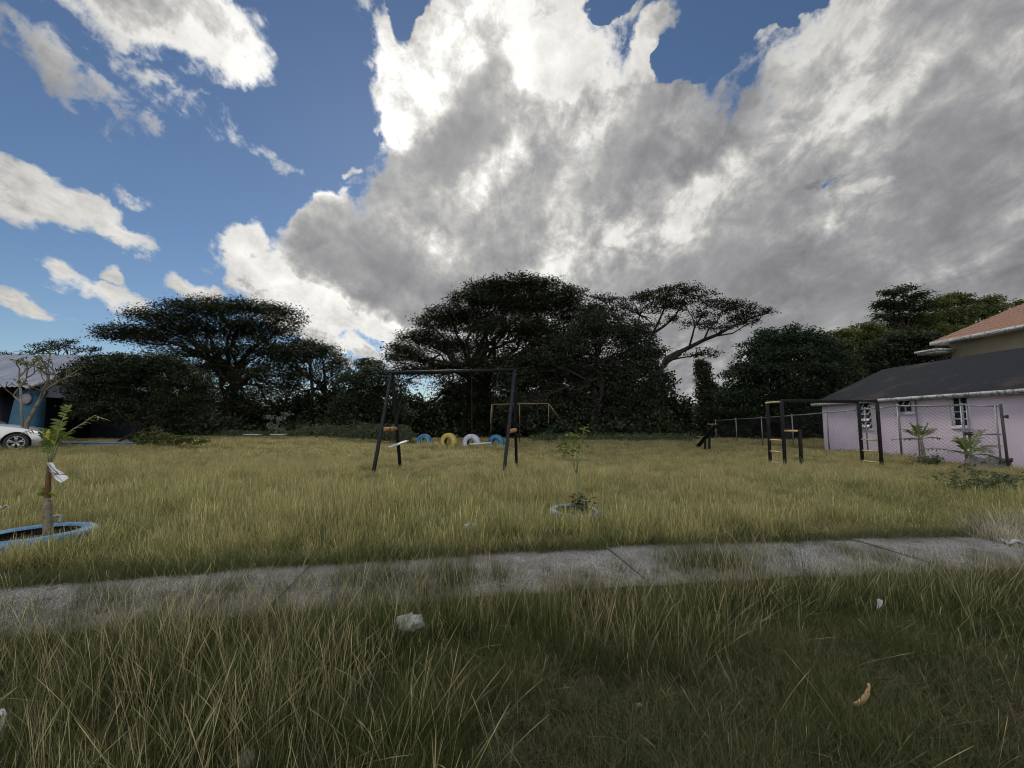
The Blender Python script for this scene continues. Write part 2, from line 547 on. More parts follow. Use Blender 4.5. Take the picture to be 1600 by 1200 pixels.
M = {}
M['black_steel'] = paint('black_steel', (0.005, 0.0055, 0.007), 0.55, 0.0, 0.4, 5, (0.05, 0.035, 0.028), 0.12, 0.15, 0.35)
M['navy_steel'] = paint('navy_steel', (0.007, 0.009, 0.016), 0.5, 0.0, 0.4, 4, (0.06, 0.04, 0.03), 0.1, 0.15, 0.5)
for _k in ('black_steel', 'navy_steel'):
    [n for n in M[_k].node_tree.nodes if n.type == 'BSDF_PRINCIPLED'][0].inputs['Specular IOR Level'].default_value = 0.22
M['orange_foam'] = paint('orange_foam', (0.40, 0.20, 0.075), 0.7, 0, 0.15, 9, (0.45, 0.22, 0.08), 0.2, 0.2)
M['yellow_paint'] = paint('yellow_paint', (0.50, 0.385, 0.17), 0.5, 0, 0.15, 8, (0.25, 0.16, 0.08), 0.12, 0.15)
M['mustard_paint'] = paint('mustard_paint', (0.17, 0.125, 0.055), 0.6, 0, 0.2, 8, (0.2, 0.12, 0.06), 0.15, 0.1)
M['white_board'] = paint('white_board', (0.42, 0.42, 0.42), 0.55, 0, 0.12, 7, (0.35, 0.33, 0.3), 0.15, 0.2)
M['chain'] = paint('chain', (0.07, 0.065, 0.06), 0.5, 0.7, 0.3, 12)
M['galv'] = paint('galvanised', (0.23, 0.24, 0.26), 0.5, 0.45, 0.3, 9, (0.12, 0.09, 0.08), 0.15, 0.1)
M['wire'] = paint('wire', (0.06, 0.06, 0.07), 0.6, 0.3, 0.25, 5)
M['rust'] = paint('rusty_iron', (0.08, 0.045, 0.035), 0.75, 0.2, 0.4, 12, (0.03, 0.02, 0.02), 0.3, 0.3)
M['tyre_blue'] = paint('blue_tyre_paint', (0.022, 0.14, 0.27), 0.5, 0, 0.25, 5, (0.02, 0.04, 0.06), 0.12, 0.3)
M['tyre_yellow'] = paint('yellow_tyre_paint', (0.40, 0.31, 0.075), 0.5, 0, 0.22, 5, (0.25, 0.17, 0.05), 0.15, 0.3)
M['tyre_white'] = paint('white_tyre_paint', (0.40, 0.43, 0.53), 0.5, 0, 0.18, 5, (0.2, 0.21, 0.24), 0.15, 0.3)
M['rubber'] = paint('rubber', (0.02, 0.02, 0.021), 0.75, 0, 0.3, 8, None, 0, 0.2)
M['planter_blue'] = paint('planter_blue', (0.085, 0.22, 0.38), 0.6, 0, 0.25, 6, (0.22, 0.30, 0.38), 0.35, 0.4)
M['planter_pale'] = paint('planter_pale', (0.17, 0.27, 0.37), 0.65, 0, 0.3, 9, (0.05, 0.05, 0.05), 0.35, 0.4)
M['soil'] = paint('soil', (0.055, 0.042, 0.03), 0.95, 0, 0.4, 9, (0.10, 0.08, 0.06), 0.2, 0.8, 0.1)
M['bark'] = paint('bark', (0.026, 0.022, 0.019), 0.9, 0, 0.4, 3, (0.05, 0.045, 0.04), 0.2, 0.8, 0.1)
M['pale_bark'] = paint('pale_bark', (0.19, 0.165, 0.14), 0.85, 0, 0.35, 5, (0.08, 0.065, 0.05), 0.2, 0.6, 0.2)
M['palm_stem'] = paint('palm_stem', (0.17, 0.16, 0.115), 0.7, 0, 0.4, 14, (0.09, 0.045, 0.02), 0.3, 0.4, 0.3)
M['brown_stake'] = paint('brown_stake', (0.125, 0.068, 0.034), 0.75, 0, 0.3, 12, (0.08, 0.04, 0.02), 0.3, 0.3, 0.2)
M['green_stem'] = paint('green_stem', (0.16, 0.19, 0.08), 0.6, 0, 0.25, 12)
M['cloth'] = paint('cloth', (0.70, 0.71, 0.74), 0.8, 0, 0.12, 20, None, 0, 0.3, 0.2)
M['plastic'] = paint('plastic_bag', (0.36, 0.39, 0.37), 0.3, 0, 0.15, 18, None, 0, 0.2)
M['paper'] = paint('paper', (0.40, 0.40, 0.40), 0.8, 0, 0.12, 20)
M['dead_leaf'] = paint('dead_leaf', (0.52, 0.36, 0.20), 0.7, 0, 0.25, 30, (0.25, 0.14, 0.07), 0.3, 0.4)
M['stone'] = paint('stone', (0.26, 0.23, 0.2), 0.9, 0, 0.25, 20, None, 0, 0.6)
M['rubble'] = paint('rubble', (0.17, 0.165, 0.155), 0.95, 0, 0.4, 14, (0.08, 0.08, 0.07), 0.3, 0.9, 0.1)


# ------------------------------------------------------------------ ground and path
def path_far(x):
    """Far edge of the footpath at x (metres in front of the camera)."""
    x = np.asarray(x, float)
    xc = np.clip(x, -6.0, 7.0)
    return 4.466 + 0.1725 * xc - 0.0107 * xc * xc + (x - xc) * np.where(x < 0, 0.30, 0.023)


PATH_W = 1.06


def ground_mat():
    m, nt, out = new_mat('ground')
    geo = nt.n.new('ShaderNodeNewGeometry')
    pos = geo.outputs['Position']
    a = nt.noise(pos, 0.5, 5.0, 0.6)
    b = nt.noise(pos, 9.0, 8.0, 0.7)
    k = nt.noise(pos, 85.0, 6.0, 0.75)
    c = nt.mix(nt.smooth(nt.math('ADD', nt.math('MULTIPLY', b, 0.5), nt.math('MULTIPLY', k, 0.5)), 0.36, 0.62), (0.026, 0.021, 0.014), (0.115, 0.10, 0.066))
    c = nt.mix(nt.smooth(a, 0.4, 0.6, 0.0, 0.7), c, (0.07, 0.072, 0.032))
    far = nt.node('ShaderNodeSeparateXYZ', Vector=pos).outputs[1]
    c = nt.mix(nt.smooth(far, 14, 24, 0.0, 0.75), c, nt.mix(b, (0.085, 0.08, 0.035), (0.15, 0.135, 0.06)))
    d = nt.node('ShaderNodeBsdfPrincipled', Base_Color=c, Roughness=0.95)
    d.inputs['Specular IOR Level'].default_value = 0.15
    bp = nt.node('ShaderNodeBump', Strength=0.9, Distance=0.02, Height=nt.math('ADD', b, k))
    nt.l.new(bp.outputs[0], d.inputs['Normal'])
    nt.l.new(d.outputs[0], out.inputs[0])
    return m


def build_ground():
    xs = np.unique(np.concatenate([np.linspace(-24, 24, 161), np.linspace(-900, -24, 24), np.linspace(24, 900, 24)]))
    ys = np.unique(np.concatenate([np.linspace(-4, 30, 115), np.linspace(30, 1600, 40), np.linspace(-200, -4, 8)]))
    X, Y = np.meshgrid(xs, ys)
    Z = hgt(X, Y) + (vnoise(X * 1.3, Y * 1.3, 3) - 0.5) * 0.05 * (np.abs(X) < 24) * (Y < 30)
    nx, ny = len(xs), len(ys)
    idx = np.arange(nx * ny).reshape(ny, nx)
    q = np.stack([idx[:-1, :-1], idx[:-1, 1:], idx[1:, 1:], idx[1:, :-1]], -1).reshape(-1, 4)
    Z -= 0.03
    mb = MB().add(np.stack([X, Y, Z], -1), q)
    tag(mb.build('ground', ground_mat(), smooth=True), kind='structure')


def concrete_mat():
    m, nt, out = new_mat('worn_concrete')
    geo = nt.n.new('ShaderNodeNewGeometry')
    pos = geo.outputs['Position']
    a = nt.noise(pos, 1.6, 5.0, 0.6)
    b = nt.noise(pos, 70.0, 5.0, 0.8)
    v = nt.node('ShaderNodeTexVoronoi', {'feature': 'F1'}, Vector=pos, Scale=48.0)
    c = nt.mix(nt.smooth(b, 0.38, 0.64), (0.03, 0.03, 0.032), (0.44, 0.43, 0.43))
    c = nt.mix(nt.smooth(v.outputs['Distance'], 0.1, 0.45, 0.6, 0.0), c, (0.42, 0.41, 0.40))
    c = nt.mix(nt.smooth(a, 0.42, 0.62, 0.0, 0.7), c, (0.085, 0.08, 0.066))
    e = nt.noise(pos, 6.0, 8.0, 0.7)
    c = nt.mix(nt.smooth(e, 0.56, 0.66, 0.0, 0.8), c, (0.06, 0.058, 0.04))
    c = nt.mix(nt.math('MULTIPLY', geo.outputs['Random Per Island'], 0.35), c, (0.15, 0.14, 0.13))
    d = nt.node('ShaderNodeBsdfPrincipled', Base_Color=c, Roughness=0.85)
    d.inputs['Specular IOR Level'].default_value = 0.3
    bp = nt.node('ShaderNodeBump', Strength=0.7, Distance=0.006, Height=nt.math('ADD', b, nt.math('MULTIPLY', v.outputs['Distance'], 0.6)))
    nt.l.new(bp.outputs[0], d.inputs['Normal'])
    nt.l.new(d.outputs[0], out.inputs[0])
    return m


def build_path():
    rng = np.random.default_rng(4)
    joints = [-40, -30, -22, -16, -12, -9, -7, -5.4, -3.9, -2.52, -1.82, -0.45, 0.95, 2.3, 3.68, 5.1, 6.6, 8.2, 10, 13, 17, 23, 31, 40]
    mb = MB()
    for a, b in zip(joints[:-1], joints[1:]):
        n = max(4, int((b - a) / 0.09))
        n = min(n, 30)
        gap = 0.0022
        xs = np.linspace(a + gap, b - gap, n)
        tz, tx = rng.normal(0, 0.006), rng.normal(0, 0.006)
        top, k = [], 7
        for i, x in enumerate(xs):
            yf = float(path_far(x))
            sl = 0.155
            for j in range(k):
                t = j / (k - 1)
                e0 = (vnoise(x * 7, 0.5, 8) - 0.5) * 0.05
                e1 = (vnoise(x * 6, 9.5, 9) - 0.5) * 0.05
                y = yf + e0 - (PATH_W + e0 + e1) * t
                top.append((x + sl * (yf - y) * 0.9, y, 0.035 + tz + tx * (t - 0.5) + (float(vnoise(x * 4, y * 4, 11)) - 0.5) * 0.008 - (0.012 if j in (0, k - 1) else 0)))
        top = np.array(top)
        q = []
        for i in range(n - 1):
            for j in range(k - 1):
                q.append((i * k + j, i * k + j + 1, (i + 1) * k + j + 1, (i + 1) * k + j))
        # skirt round the slab
        rim = [i * k for i in range(n)] + [(n - 1) * k + j for j in range(1, k)] + [i * k + k - 1 for i in range(n - 2, -1, -1)] + [j for j in range(k - 2, 0, -1)]
        low = top[rim].copy()
        low[:, 2] = -0.08
        m0 = len(top)
        for i in range(len(rim)):
            i2 = (i + 1) % len(rim)
            q.append((rim[i2], rim[i], m0 + i, m0 + i2))
        mb.add(np.concatenate([top, low]), q)
    tag(mb.build('path', concrete_mat(), smooth=False), kind='structure')


build_ground()
build_path()


# ------------------------------------------------------------------ wall helper
class Frame:
    """A vertical plane: s metres along it, o metres out of it (towards the viewer's side), z up."""

    def __init__(self, a, b, flip=1):
        self.a = Vector((a[0], a[1], 0))
        self.d = (Vector((b[0], b[1], 0)) - self.a).normalized()
        self.n = Vector((self.d.y, -self.d.x, 0)) * flip
        self.m = Matrix((self.d, self.n, Vector((0, 0, 1)))).transposed()

    def p(self, s, o, z):
        q = self.a + self.d * s + self.n * o
        return Vector((q.x, q.y, z))

    def s_at(self, u):
        r = ray(u, 655)
        r = r.x / r.y
        return (r * self.a.y - self.a.x) / (self.d.x - r * self.d.y)

    def z_at(self, u, v):
        q = self.p(self.s_at(u), 0, 0)
        return at(u, v, q.y).z

    def box(self, mb, s0, s1, o0, o1, z0, z1):
        return mb.box(self.p((s0 + s1) / 2, (o0 + o1) / 2, (z0 + z1) / 2), (s1 - s0, o1 - o0, z1 - z0), self.m)


def wall_sheet(mb, fr, s0, s1, z0, z1, holes, depth):
    """Outer face with openings and their reveals."""
    ss = sorted({s0, s1, *[h[0] for h in holes], *[h[1] for h in holes]})
    zs = sorted({z0, z1, *[h[2] for h in holes], *[h[3] for h in holes]})
    for a, b in zip(ss[:-1], ss[1:]):
        for c, d in zip(zs[:-1], zs[1:]):
            sm, zm = (a + b) / 2, (c + d) / 2
            if any(h[0] < sm < h[1] and h[2] < zm < h[3] for h in holes):
                continue
            mb.add([tuple(fr.p(*q)) for q in ((a, 0, c), (b, 0, c), (b, 0, d), (a, 0, d))], [(0, 1, 2, 3)])
    for (a, b, c, d) in holes:
        o = [(a, 0, c), (b, 0, c), (b, 0, d), (a, 0, d)]
        for (p1, p2) in zip(o, o[1:] + o[:1]):
            mb.add([tuple(fr.p(*q)) for q in (p1, p2, (p2[0], -depth, p2[2]), (p1[0], -depth, p1[2]))], [(0, 1, 2, 3)])


def stucco_mat(name, col, stain, sc=1.0):
    m, nt, out = new_mat(name)
    geo = nt.n.new('ShaderNodeNewGeometry')
    pos = geo.outputs['Position']
    st = nt.node('ShaderNodeMapping', Vector=pos, Scale=(1.6, 1.6, 0.25)).outputs[0]
    a = nt.noise(st, 2.2 * sc, 6.0, 0.65)
    b = nt.noise(pos, 30.0, 5.0, 0.6)
    c = nt.mix(nt.smooth(nt.noise(pos, 0.9, 4.0), 0.3, 0.7), tuple(k * 0.9 for k in col), tuple(k * 1.06 for k in col))
    c = nt.mix(nt.smooth(a, 0.55, 0.78, 0.0, 0.5), c, stain)
    c = nt.mix(nt.smooth(nt.noise(pos, 5.0, 8.0, 0.75), 0.66, 0.74, 0.0, 0.6), c, tuple(k * 0.6 for k in stain))
    d = nt.node('ShaderNodeBsdfPrincipled', Base_Color=c, Roughness=0.9)
    d.inputs['Specular IOR Level'].default_value = 0.2
    bp = nt.node('ShaderNodeBump', Strength=0.08, Distance=0.004, Height=b)
    nt.l.new(bp.outputs[0], d.inputs['Normal'])
    nt.l.new(d.outputs[0], out.inputs[0])
    return m


M['pink_wall'] = stucco_mat('pink_stucco', (0.88, 0.745, 0.87), (0.66, 0.56, 0.65))
M['cream_wall'] = stucco_mat('cream_stucco', (0.50, 0.42, 0.27), (0.36, 0.31, 0.21))
M['white_trim'] = paint('white_trim', (0.50, 0.51, 0.54), 0.6, 0, 0.2, 3, (0.17, 0.16, 0.16), 0.45, 0.2)
M['window_white'] = paint('window_white', (0.75, 0.76, 0.78), 0.4, 0, 0.08, 6)
M['conduit'] = paint('conduit_pipe', (0.22, 0.20, 0.24), 0.6, 0, 0.2, 8)


def glass_mat():
    m, nt, out = new_mat('dark_glass')
    geo = nt.n.new('ShaderNodeNewGeometry')
    n = nt.noise(geo.outputs['Position'], 3.0, 3.0)
    c = nt.mix(n, (0.012, 0.02, 0.026), (0.04, 0.055, 0.065))
    d = nt.node('ShaderNodeBsdfPrincipled', Base_Color=c, Roughness=0.25)
    d.inputs['Specular IOR Level'].default_value = 0.12
    nt.l.new(d.outputs[0], out.inputs[0])
    return m


M['glass'] = glass_mat()


def shingle_mat():
    m, nt, out = new_mat('dark_shingle')
    geo = nt.n.new('ShaderNodeNewGeometry')
    pos = geo.outputs['Position']
    a = nt.noise(pos, 0.7, 6.0, 0.65)
    b = nt.noise(pos, 22.0, 6.0, 0.7)
    z = nt.node('ShaderNodeSeparateXYZ', Vector=pos).outputs[2]
    saw = nt.math('FRACT', nt.math('MULTIPLY', z, 9.0))
    c = nt.mix(nt.smooth(b, 0.25, 0.75), (0.009, 0.011, 0.016), (0.025, 0.029, 0.039))
    c = nt.mix(nt.smooth(a, 0.52, 0.70, 0.0, 0.6), c, (0.075, 0.055, 0.042))
    d = nt.node('ShaderNodeBsdfPrincipled', Base_Color=c, Roughness=0.9)
    d.inputs['Specular IOR Level'].default_value = 0.2
    bp = nt.node('ShaderNodeBump', Strength=0.5, Distance=0.02, Height=nt.math('ADD', nt.math('MULTIPLY', saw, 0.7), nt.math('MULTIPLY', b, 0.6)))
    nt.l.new(bp.outputs[0], d.inputs['Normal'])
    nt.l.new(d.outputs[0], out.inputs[0])
    return m


M['shingle'] = shingle_mat()


# ------------------------------------------------------------------ pink house on the right
def window(fr, s0, s1, z0, z1, rows, parent, label, tilt_rows=()):
    """White-framed pane grid: frame, panes as one surface each, sill."""
    f = MB()
    t = 0.05
    o0, o1 = -0.06, 0.012
    fr.box(f, s0, s1, o0, o1, z1 - t, z1)
    fr.box(f, s0, s1, o0, o1, z0, z0 + t)
    fr.box(f, s0, s0 + t, o0, o1, z0 + t, z1 - t)
    fr.box(f, s1 - t, s1, o0, o1, z0 + t, z1 - t)
    win = f.build('window', M['window_white'], parent)
    win['label'] = label
    ih = (z1 - z0 - 2 * t) / rows
    gl, sh = MB(), MB()
    for r in range(rows):
        za, zb = z0 + t + r * ih, z0 + t + (r + 1) * ih
        ang = 0.55 if r in tilt_rows else 0.0
        # a vent hung from its top edge, swung out by ang
        def q(s, oo, k):
            zz = zb - (zb - za) * k * math.cos(ang)
            return fr.p(s, -0.03 + (zb - za) * k * math.sin(ang) + oo, zz)
        sa, sb = s0 + t + 0.004, s1 - t - 0.004
        sm = (sa + sb) / 2
        gl.add([tuple(q(*a)) for a in ((sa, 0, 0.02), (sb, 0, 0.02), (sb, 0, 0.98), (sa, 0, 0.98))], [(0, 1, 2, 3)])
        for (c, d, k0, k1) in ((sa, sb, 0.0, 0.09), (sa, sb, 0.91, 1.0), (sa, sa + 0.035, 0.09, 0.91), (sb - 0.035, sb, 0.09, 0.91), (sm - 0.018, sm + 0.018, 0.09, 0.91)):
            pts = [q(c, 0.02, k0), q(d, 0.02, k0), q(d, 0.02, k1), q(c, 0.02, k1), q(c, -0.015, k0), q(d, -0.015, k0), q(d, -0.015, k1), q(c, -0.015, k1)]
            sh.add([tuple(a) for a in pts], [(0, 1, 2, 3), (4, 7, 6, 5), (0, 4, 5, 1), (1, 5, 6, 2), (2, 6, 7, 3), (3, 7, 4, 0)])
    gl.build('pane', M['glass'], win)
    sh.build('sash', M['window_white'], win)
    sl = MB()
    fr.box(sl, s0 - 0.04, s1 + 0.04, 0.002, 0.05, z0 - 0.05, z0 - 0.002)
    sl.build('sill', M['pink_wall'], win)


def build_pink_house():
    A, B = (15.3, 21.5), (14.7, 12.5)
    fr = Frame(A, B)
    if fr.n.x > 0:
        fr = Frame(A, B, -1)
    L = 15.5
    root = thing('pink_house', 'single storey pink house with dark shingle roof and white fascia', 'house', tuple(fr.p(0, 0, 0)))
    EZ = 2.36
    wins = []
    for (u0, u1, vt, vb, rows, lab, tl) in ((1340, 1363, 627, 671, 4, 'tall white window with its tilted vents swung open', (0, 1, 2, 3)),
                                            (1403, 1428, 619, 646, 2, 'small square white window with one vent ajar', (1,)),
                                            (1487, 1516, 611.5, 668, 4, 'tall closed white window with eight dark panes', ())):
        sa, sb = sorted((fr.s_at(u0), fr.s_at(u1)))
        um = (u0 + u1) / 2
        wins.append((sa, sb, fr.z_at(um, vb), min(fr.z_at(um, vt), EZ - 0.16), rows, lab, tl))
    wall = MB()
    wall_sheet(wall, fr, 0, L, -0.2, EZ, [w_[:4] for w_ in wins], 0.11)
    # end wall, gable and the back of the house
    W = 6.4
    p = lambda s, o, z: tuple(fr.p(s, o, z))
    wall.add([p(0, 0, -0.2), p(0, -W, -0.2), p(0, -W, EZ), p(0, -W / 2, EZ + 1.5), p(0, 0, EZ)], [(0, 1, 2, 4)], [(2, 3, 4)])
    wall.add([p(L, 0, -0.2), p(L, -W, -0.2), p(L, -W, EZ), p(L, -W / 2, EZ + 1.5), p(L, 0, EZ)], [(0, 4, 2, 1)], [(2, 4, 3)])
    wall.add([p(0, -W, -0.2), p(L, -W, -0.2), p(L, -W, EZ), p(0, -W, EZ)], [(0, 1, 2, 3)])
    # rooms behind the panes stay dark: an inner wall
    wall.add([p(0.1, -0.9, -0.2), p(L - .1, -0.9, -0.2), p(L - .1, -0.9, EZ), p(0.1, -0.9, EZ)], [(0, 1, 2, 3)])
    wall.build('wall', M['pink_wall'], root)
    for w_ in wins:
        window(fr, *w_[:5], root, w_[5], w_[6])
    # roof: two slopes with thickness, eave overhanging a little
    rf = MB()
    sl = 1.55 / (W / 2)
    th = 0.07
    for sgn in (1, -1):
        oe = 0.32 if sgn > 0 else -W - 0.32
        om = -W / 2
        ze, zr = EZ - 0.32 * sl + 0.06, EZ + 1.55 + 0.06
        n = 24
        for i in range(n):
            s0_, s1_ = -0.3 + (L + 0.6) * i / n, -0.3 + (L + 0.6) * (i + 1) / n
            def zz(s):
                return 0.02 * math.sin(s * 1.7) * 0.5
            pts = [p(s0_, oe, ze + zz(s0_) * 0.4), p(s1_, oe, ze + zz(s1_) * 0.4), p(s1_, om, zr + zz(s1_)), p(s0_, om, zr + zz(s0_))]
            rf.add(pts, [(0, 1, 2, 3) if sgn > 0 else (3, 2, 1, 0)])
        # rake edges and underside
        for s_ in (-0.3, L + 0.3):
            rf.add([p(s_, oe, ze), p(s_, om, zr), p(s_, om, zr - th), p(s_, oe, ze - th)], [(0, 1, 2, 3)])
        rf.add([p(-0.3, oe, ze - th), p(L + 0.3, oe, ze - th), p(L + 0.3, om, zr - th), p(-0.3, om, zr - th)], [(0, 1, 2, 3)])
    rf.build('roof', M['shingle'], root)
    fa = MB()
    zf = EZ - 0.32 * sl + 0.06
    fr.box(fa, -0.3, L + 0.3, 0.322, 0.35, zf - 0.11, zf + 0.0)
    fr.box(fa, -0.3, L + 0.3, 0.003, 0.321, zf - 0.135, zf - 0.115)
    fa.build('fascia', M['white_trim'], root)
    s_c = fr.s_at(1434)
    cd = MB().tube([p(s_c, 0.03, 0.02), p(s_c, 0.03, EZ - 0.17)], 0.022, 8)
    cd.tube([p(s_c, 0.03, EZ - 0.2), p(s_c - 0.15, 0.1, EZ - 0.19), p(s_c - 0.5, 0.16, EZ - 0.2), p(s_c - 0.9, 0.1, EZ - 0.17)], 0.016, 6)
    fr.box(cd, s_c + 0.08, s_c + 0.24, 0.003, 0.09, EZ - 0.22, EZ - 0.165)
    cd.build('conduit', M['conduit'], root)
    return fr


PINK = build_pink_house()


# ------------------------------------------------------------------ cream house with tiled roof behind it
def tile_mat():
    m, nt, out = new_mat('clay_tiles')
    geo = nt.n.new('ShaderNodeNewGeometry')
    pos = geo.outputs['Position']
    a = nt.noise(pos, 1.3, 5.0, 0.6)
    b = nt.noise(pos, 14.0, 5.0, 0.7)
    c = nt.mix(nt.smooth(b, 0.25, 0.75), (0.25, 0.125, 0.085), (0.42, 0.24, 0.17))
    c = nt.mix(nt.smooth(a, 0.5, 0.72, 0.0, 0.45), c, (0.22, 0.14, 0.11))
    d = nt.node('ShaderNodeBsdfPrincipled', Base_Color=c, Roughness=0.8)
    nt.l.new(d.outputs[0], out.inputs[0])
    return m


def build_cream_house():
    X0, Y0, ZE = 29.0, 29.6, 6.75
    root = thing('cream_house', 'two storey cream house with orange tiled roof behind the pink house', 'house', (X0, Y0, 0))
    wall = MB().box((X0 + 6.6, Y0 - 9.6, ZE / 2), (12, 18, ZE + 0.02))
    wall.build('wall', M['cream_wall'], root)
    # hipped tiled roof in overlapping courses
    rf = MB()
    x0, x1, y0, y1 = X0 - 0.1, X0 + 13.3, Y0 + 0.1, Y0 - 19.3
    W2 = (x1 - x0) / 2
    courses, sl = 20, 0.62
    for i in range(courses):
        a, b = W2 * i / courses, W2 * (i + 1) / courses
        za, zb = ZE + 0.1 + a * sl, ZE + 0.1 + b * sl - 0.05
        ra = [(x0 + a, y0 - a), (x1 - a, y0 - a), (x1 - a, y1 + a), (x0 + a, y1 + a)]
        rb = [(x0 + b, y0 - b), (x1 - b, y0 - b), (x1 - b, y1 + b), (x0 + b, y1 + b)]
        for k in range(4):
            k2 = (k + 1) % 4
            n = 60 if k % 2 else 44
            # a rippled course: barrel tiles side by side
            vs = []
            for j in range(n * 4 + 1):
                t = j / (n * 4)
                rip = 0.028 * (0.5 + 0.5 * math.cos(2 * math.pi * t * n))
                pa = (ra[k][0] + (ra[k2][0] - ra[k][0]) * t, ra[k][1] + (ra[k2][1] - ra[k][1]) * t, za + rip)
                pb = (rb[k][0] + (rb[k2][0] - rb[k][0]) * t, rb[k][1] + (rb[k2][1] - rb[k][1]) * t, zb + rip)
                vs += [pa, pb, (pa[0], pa[1], za - 0.05)]
            q = []
            for j in range(n * 4):
                o = j * 3
                q += [(o, o + 3, o + 4, o + 1), (o + 2, o + 5, o + 3, o)]
            rf.add(vs, q)
    rf.build('roof', tile_mat(), root)
    fa = MB()
    for (c, s) in (((x0 - 0.02, (y0 + y1) / 2, ZE - 0.01), (0.05, y0 - y1, 0.2)), (((x0 + x1) / 2, y0 + 0.03, ZE - 0.01), (x1 - x0, 0.05, 0.2))):
        fa.box(c, s)
    fa.box(((x0 + x1) / 2, (y0 + y1) / 2, ZE - 0.06), (x1 - x0 - 0.08, y0 - y1 - 0.08, 0.04))
    fa.build('fascia', M['white_trim'], root)
    cn = MB().box((X0 + 0.05, Y0 - 0.1, at(1450, 549, Y0).z), (1.5, 1.6, 0.14))
    cn.box((X0 + 0.05, Y0 - 0.1, at(1450, 549, Y0).z - 0.14), (1.3, 1.4, 0.1))
    cn.build('canopy_slab', M['white_trim'], root)


build_cream_house()


# ------------------------------------------------------------------ open building on the left
def roof_metal():
    m, nt, out = new_mat('zinc_roof')
    geo = nt.n.new('ShaderNodeNewGeometry')
    pos = geo.outputs['Position']
    st = nt.node('ShaderNodeMapping', Vector=pos, Scale=(3.0, 0.35, 0.35)).outputs[0]
    a = nt.noise(st, 1.2, 5.0, 0.6)
    b = nt.noise(pos, 8.0, 5.0, 0.6)
    c = nt.mix(nt.smooth(a, 0.3, 0.7), (0.28, 0.30, 0.36), (0.42, 0.45, 0.52))
    c = nt.mix(nt.smooth(b, 0.62, 0.72, 0.0, 0.5), c, (0.24, 0.20, 0.18))
    d = nt.node('ShaderNodeBsdfPrincipled', Base_Color=c, Roughness=0.5, Metallic=0.25)
    nt.l.new(d.outputs[0], out.inputs[0])
    return m


def rib_sheet(mb, p00, p10, p11, p01, ribs, amp, nrm):
    """Ribbed sheet between four corners; ribs run from the p00-p10 edge to the p01-p11 edge."""
    p00, p10, p11, p01, nrm = [Vector(q) for q in (p00, p10, p11, p01, nrm)]
    n = ribs * 4
    vs = []
    for j in range(n + 1):
        t = j / n
        h = amp if j % 4 in (1, 2) else 0.0
        vs.append(tuple(p00.lerp(p10, t) + nrm * h))
        vs.append(tuple(p01.lerp(p11, t) + nrm * h))
    q = [(2 * j, 2 * j + 2, 2 * j + 3, 2 * j + 1) for j in range(n)]
    mb.add(vs, q)


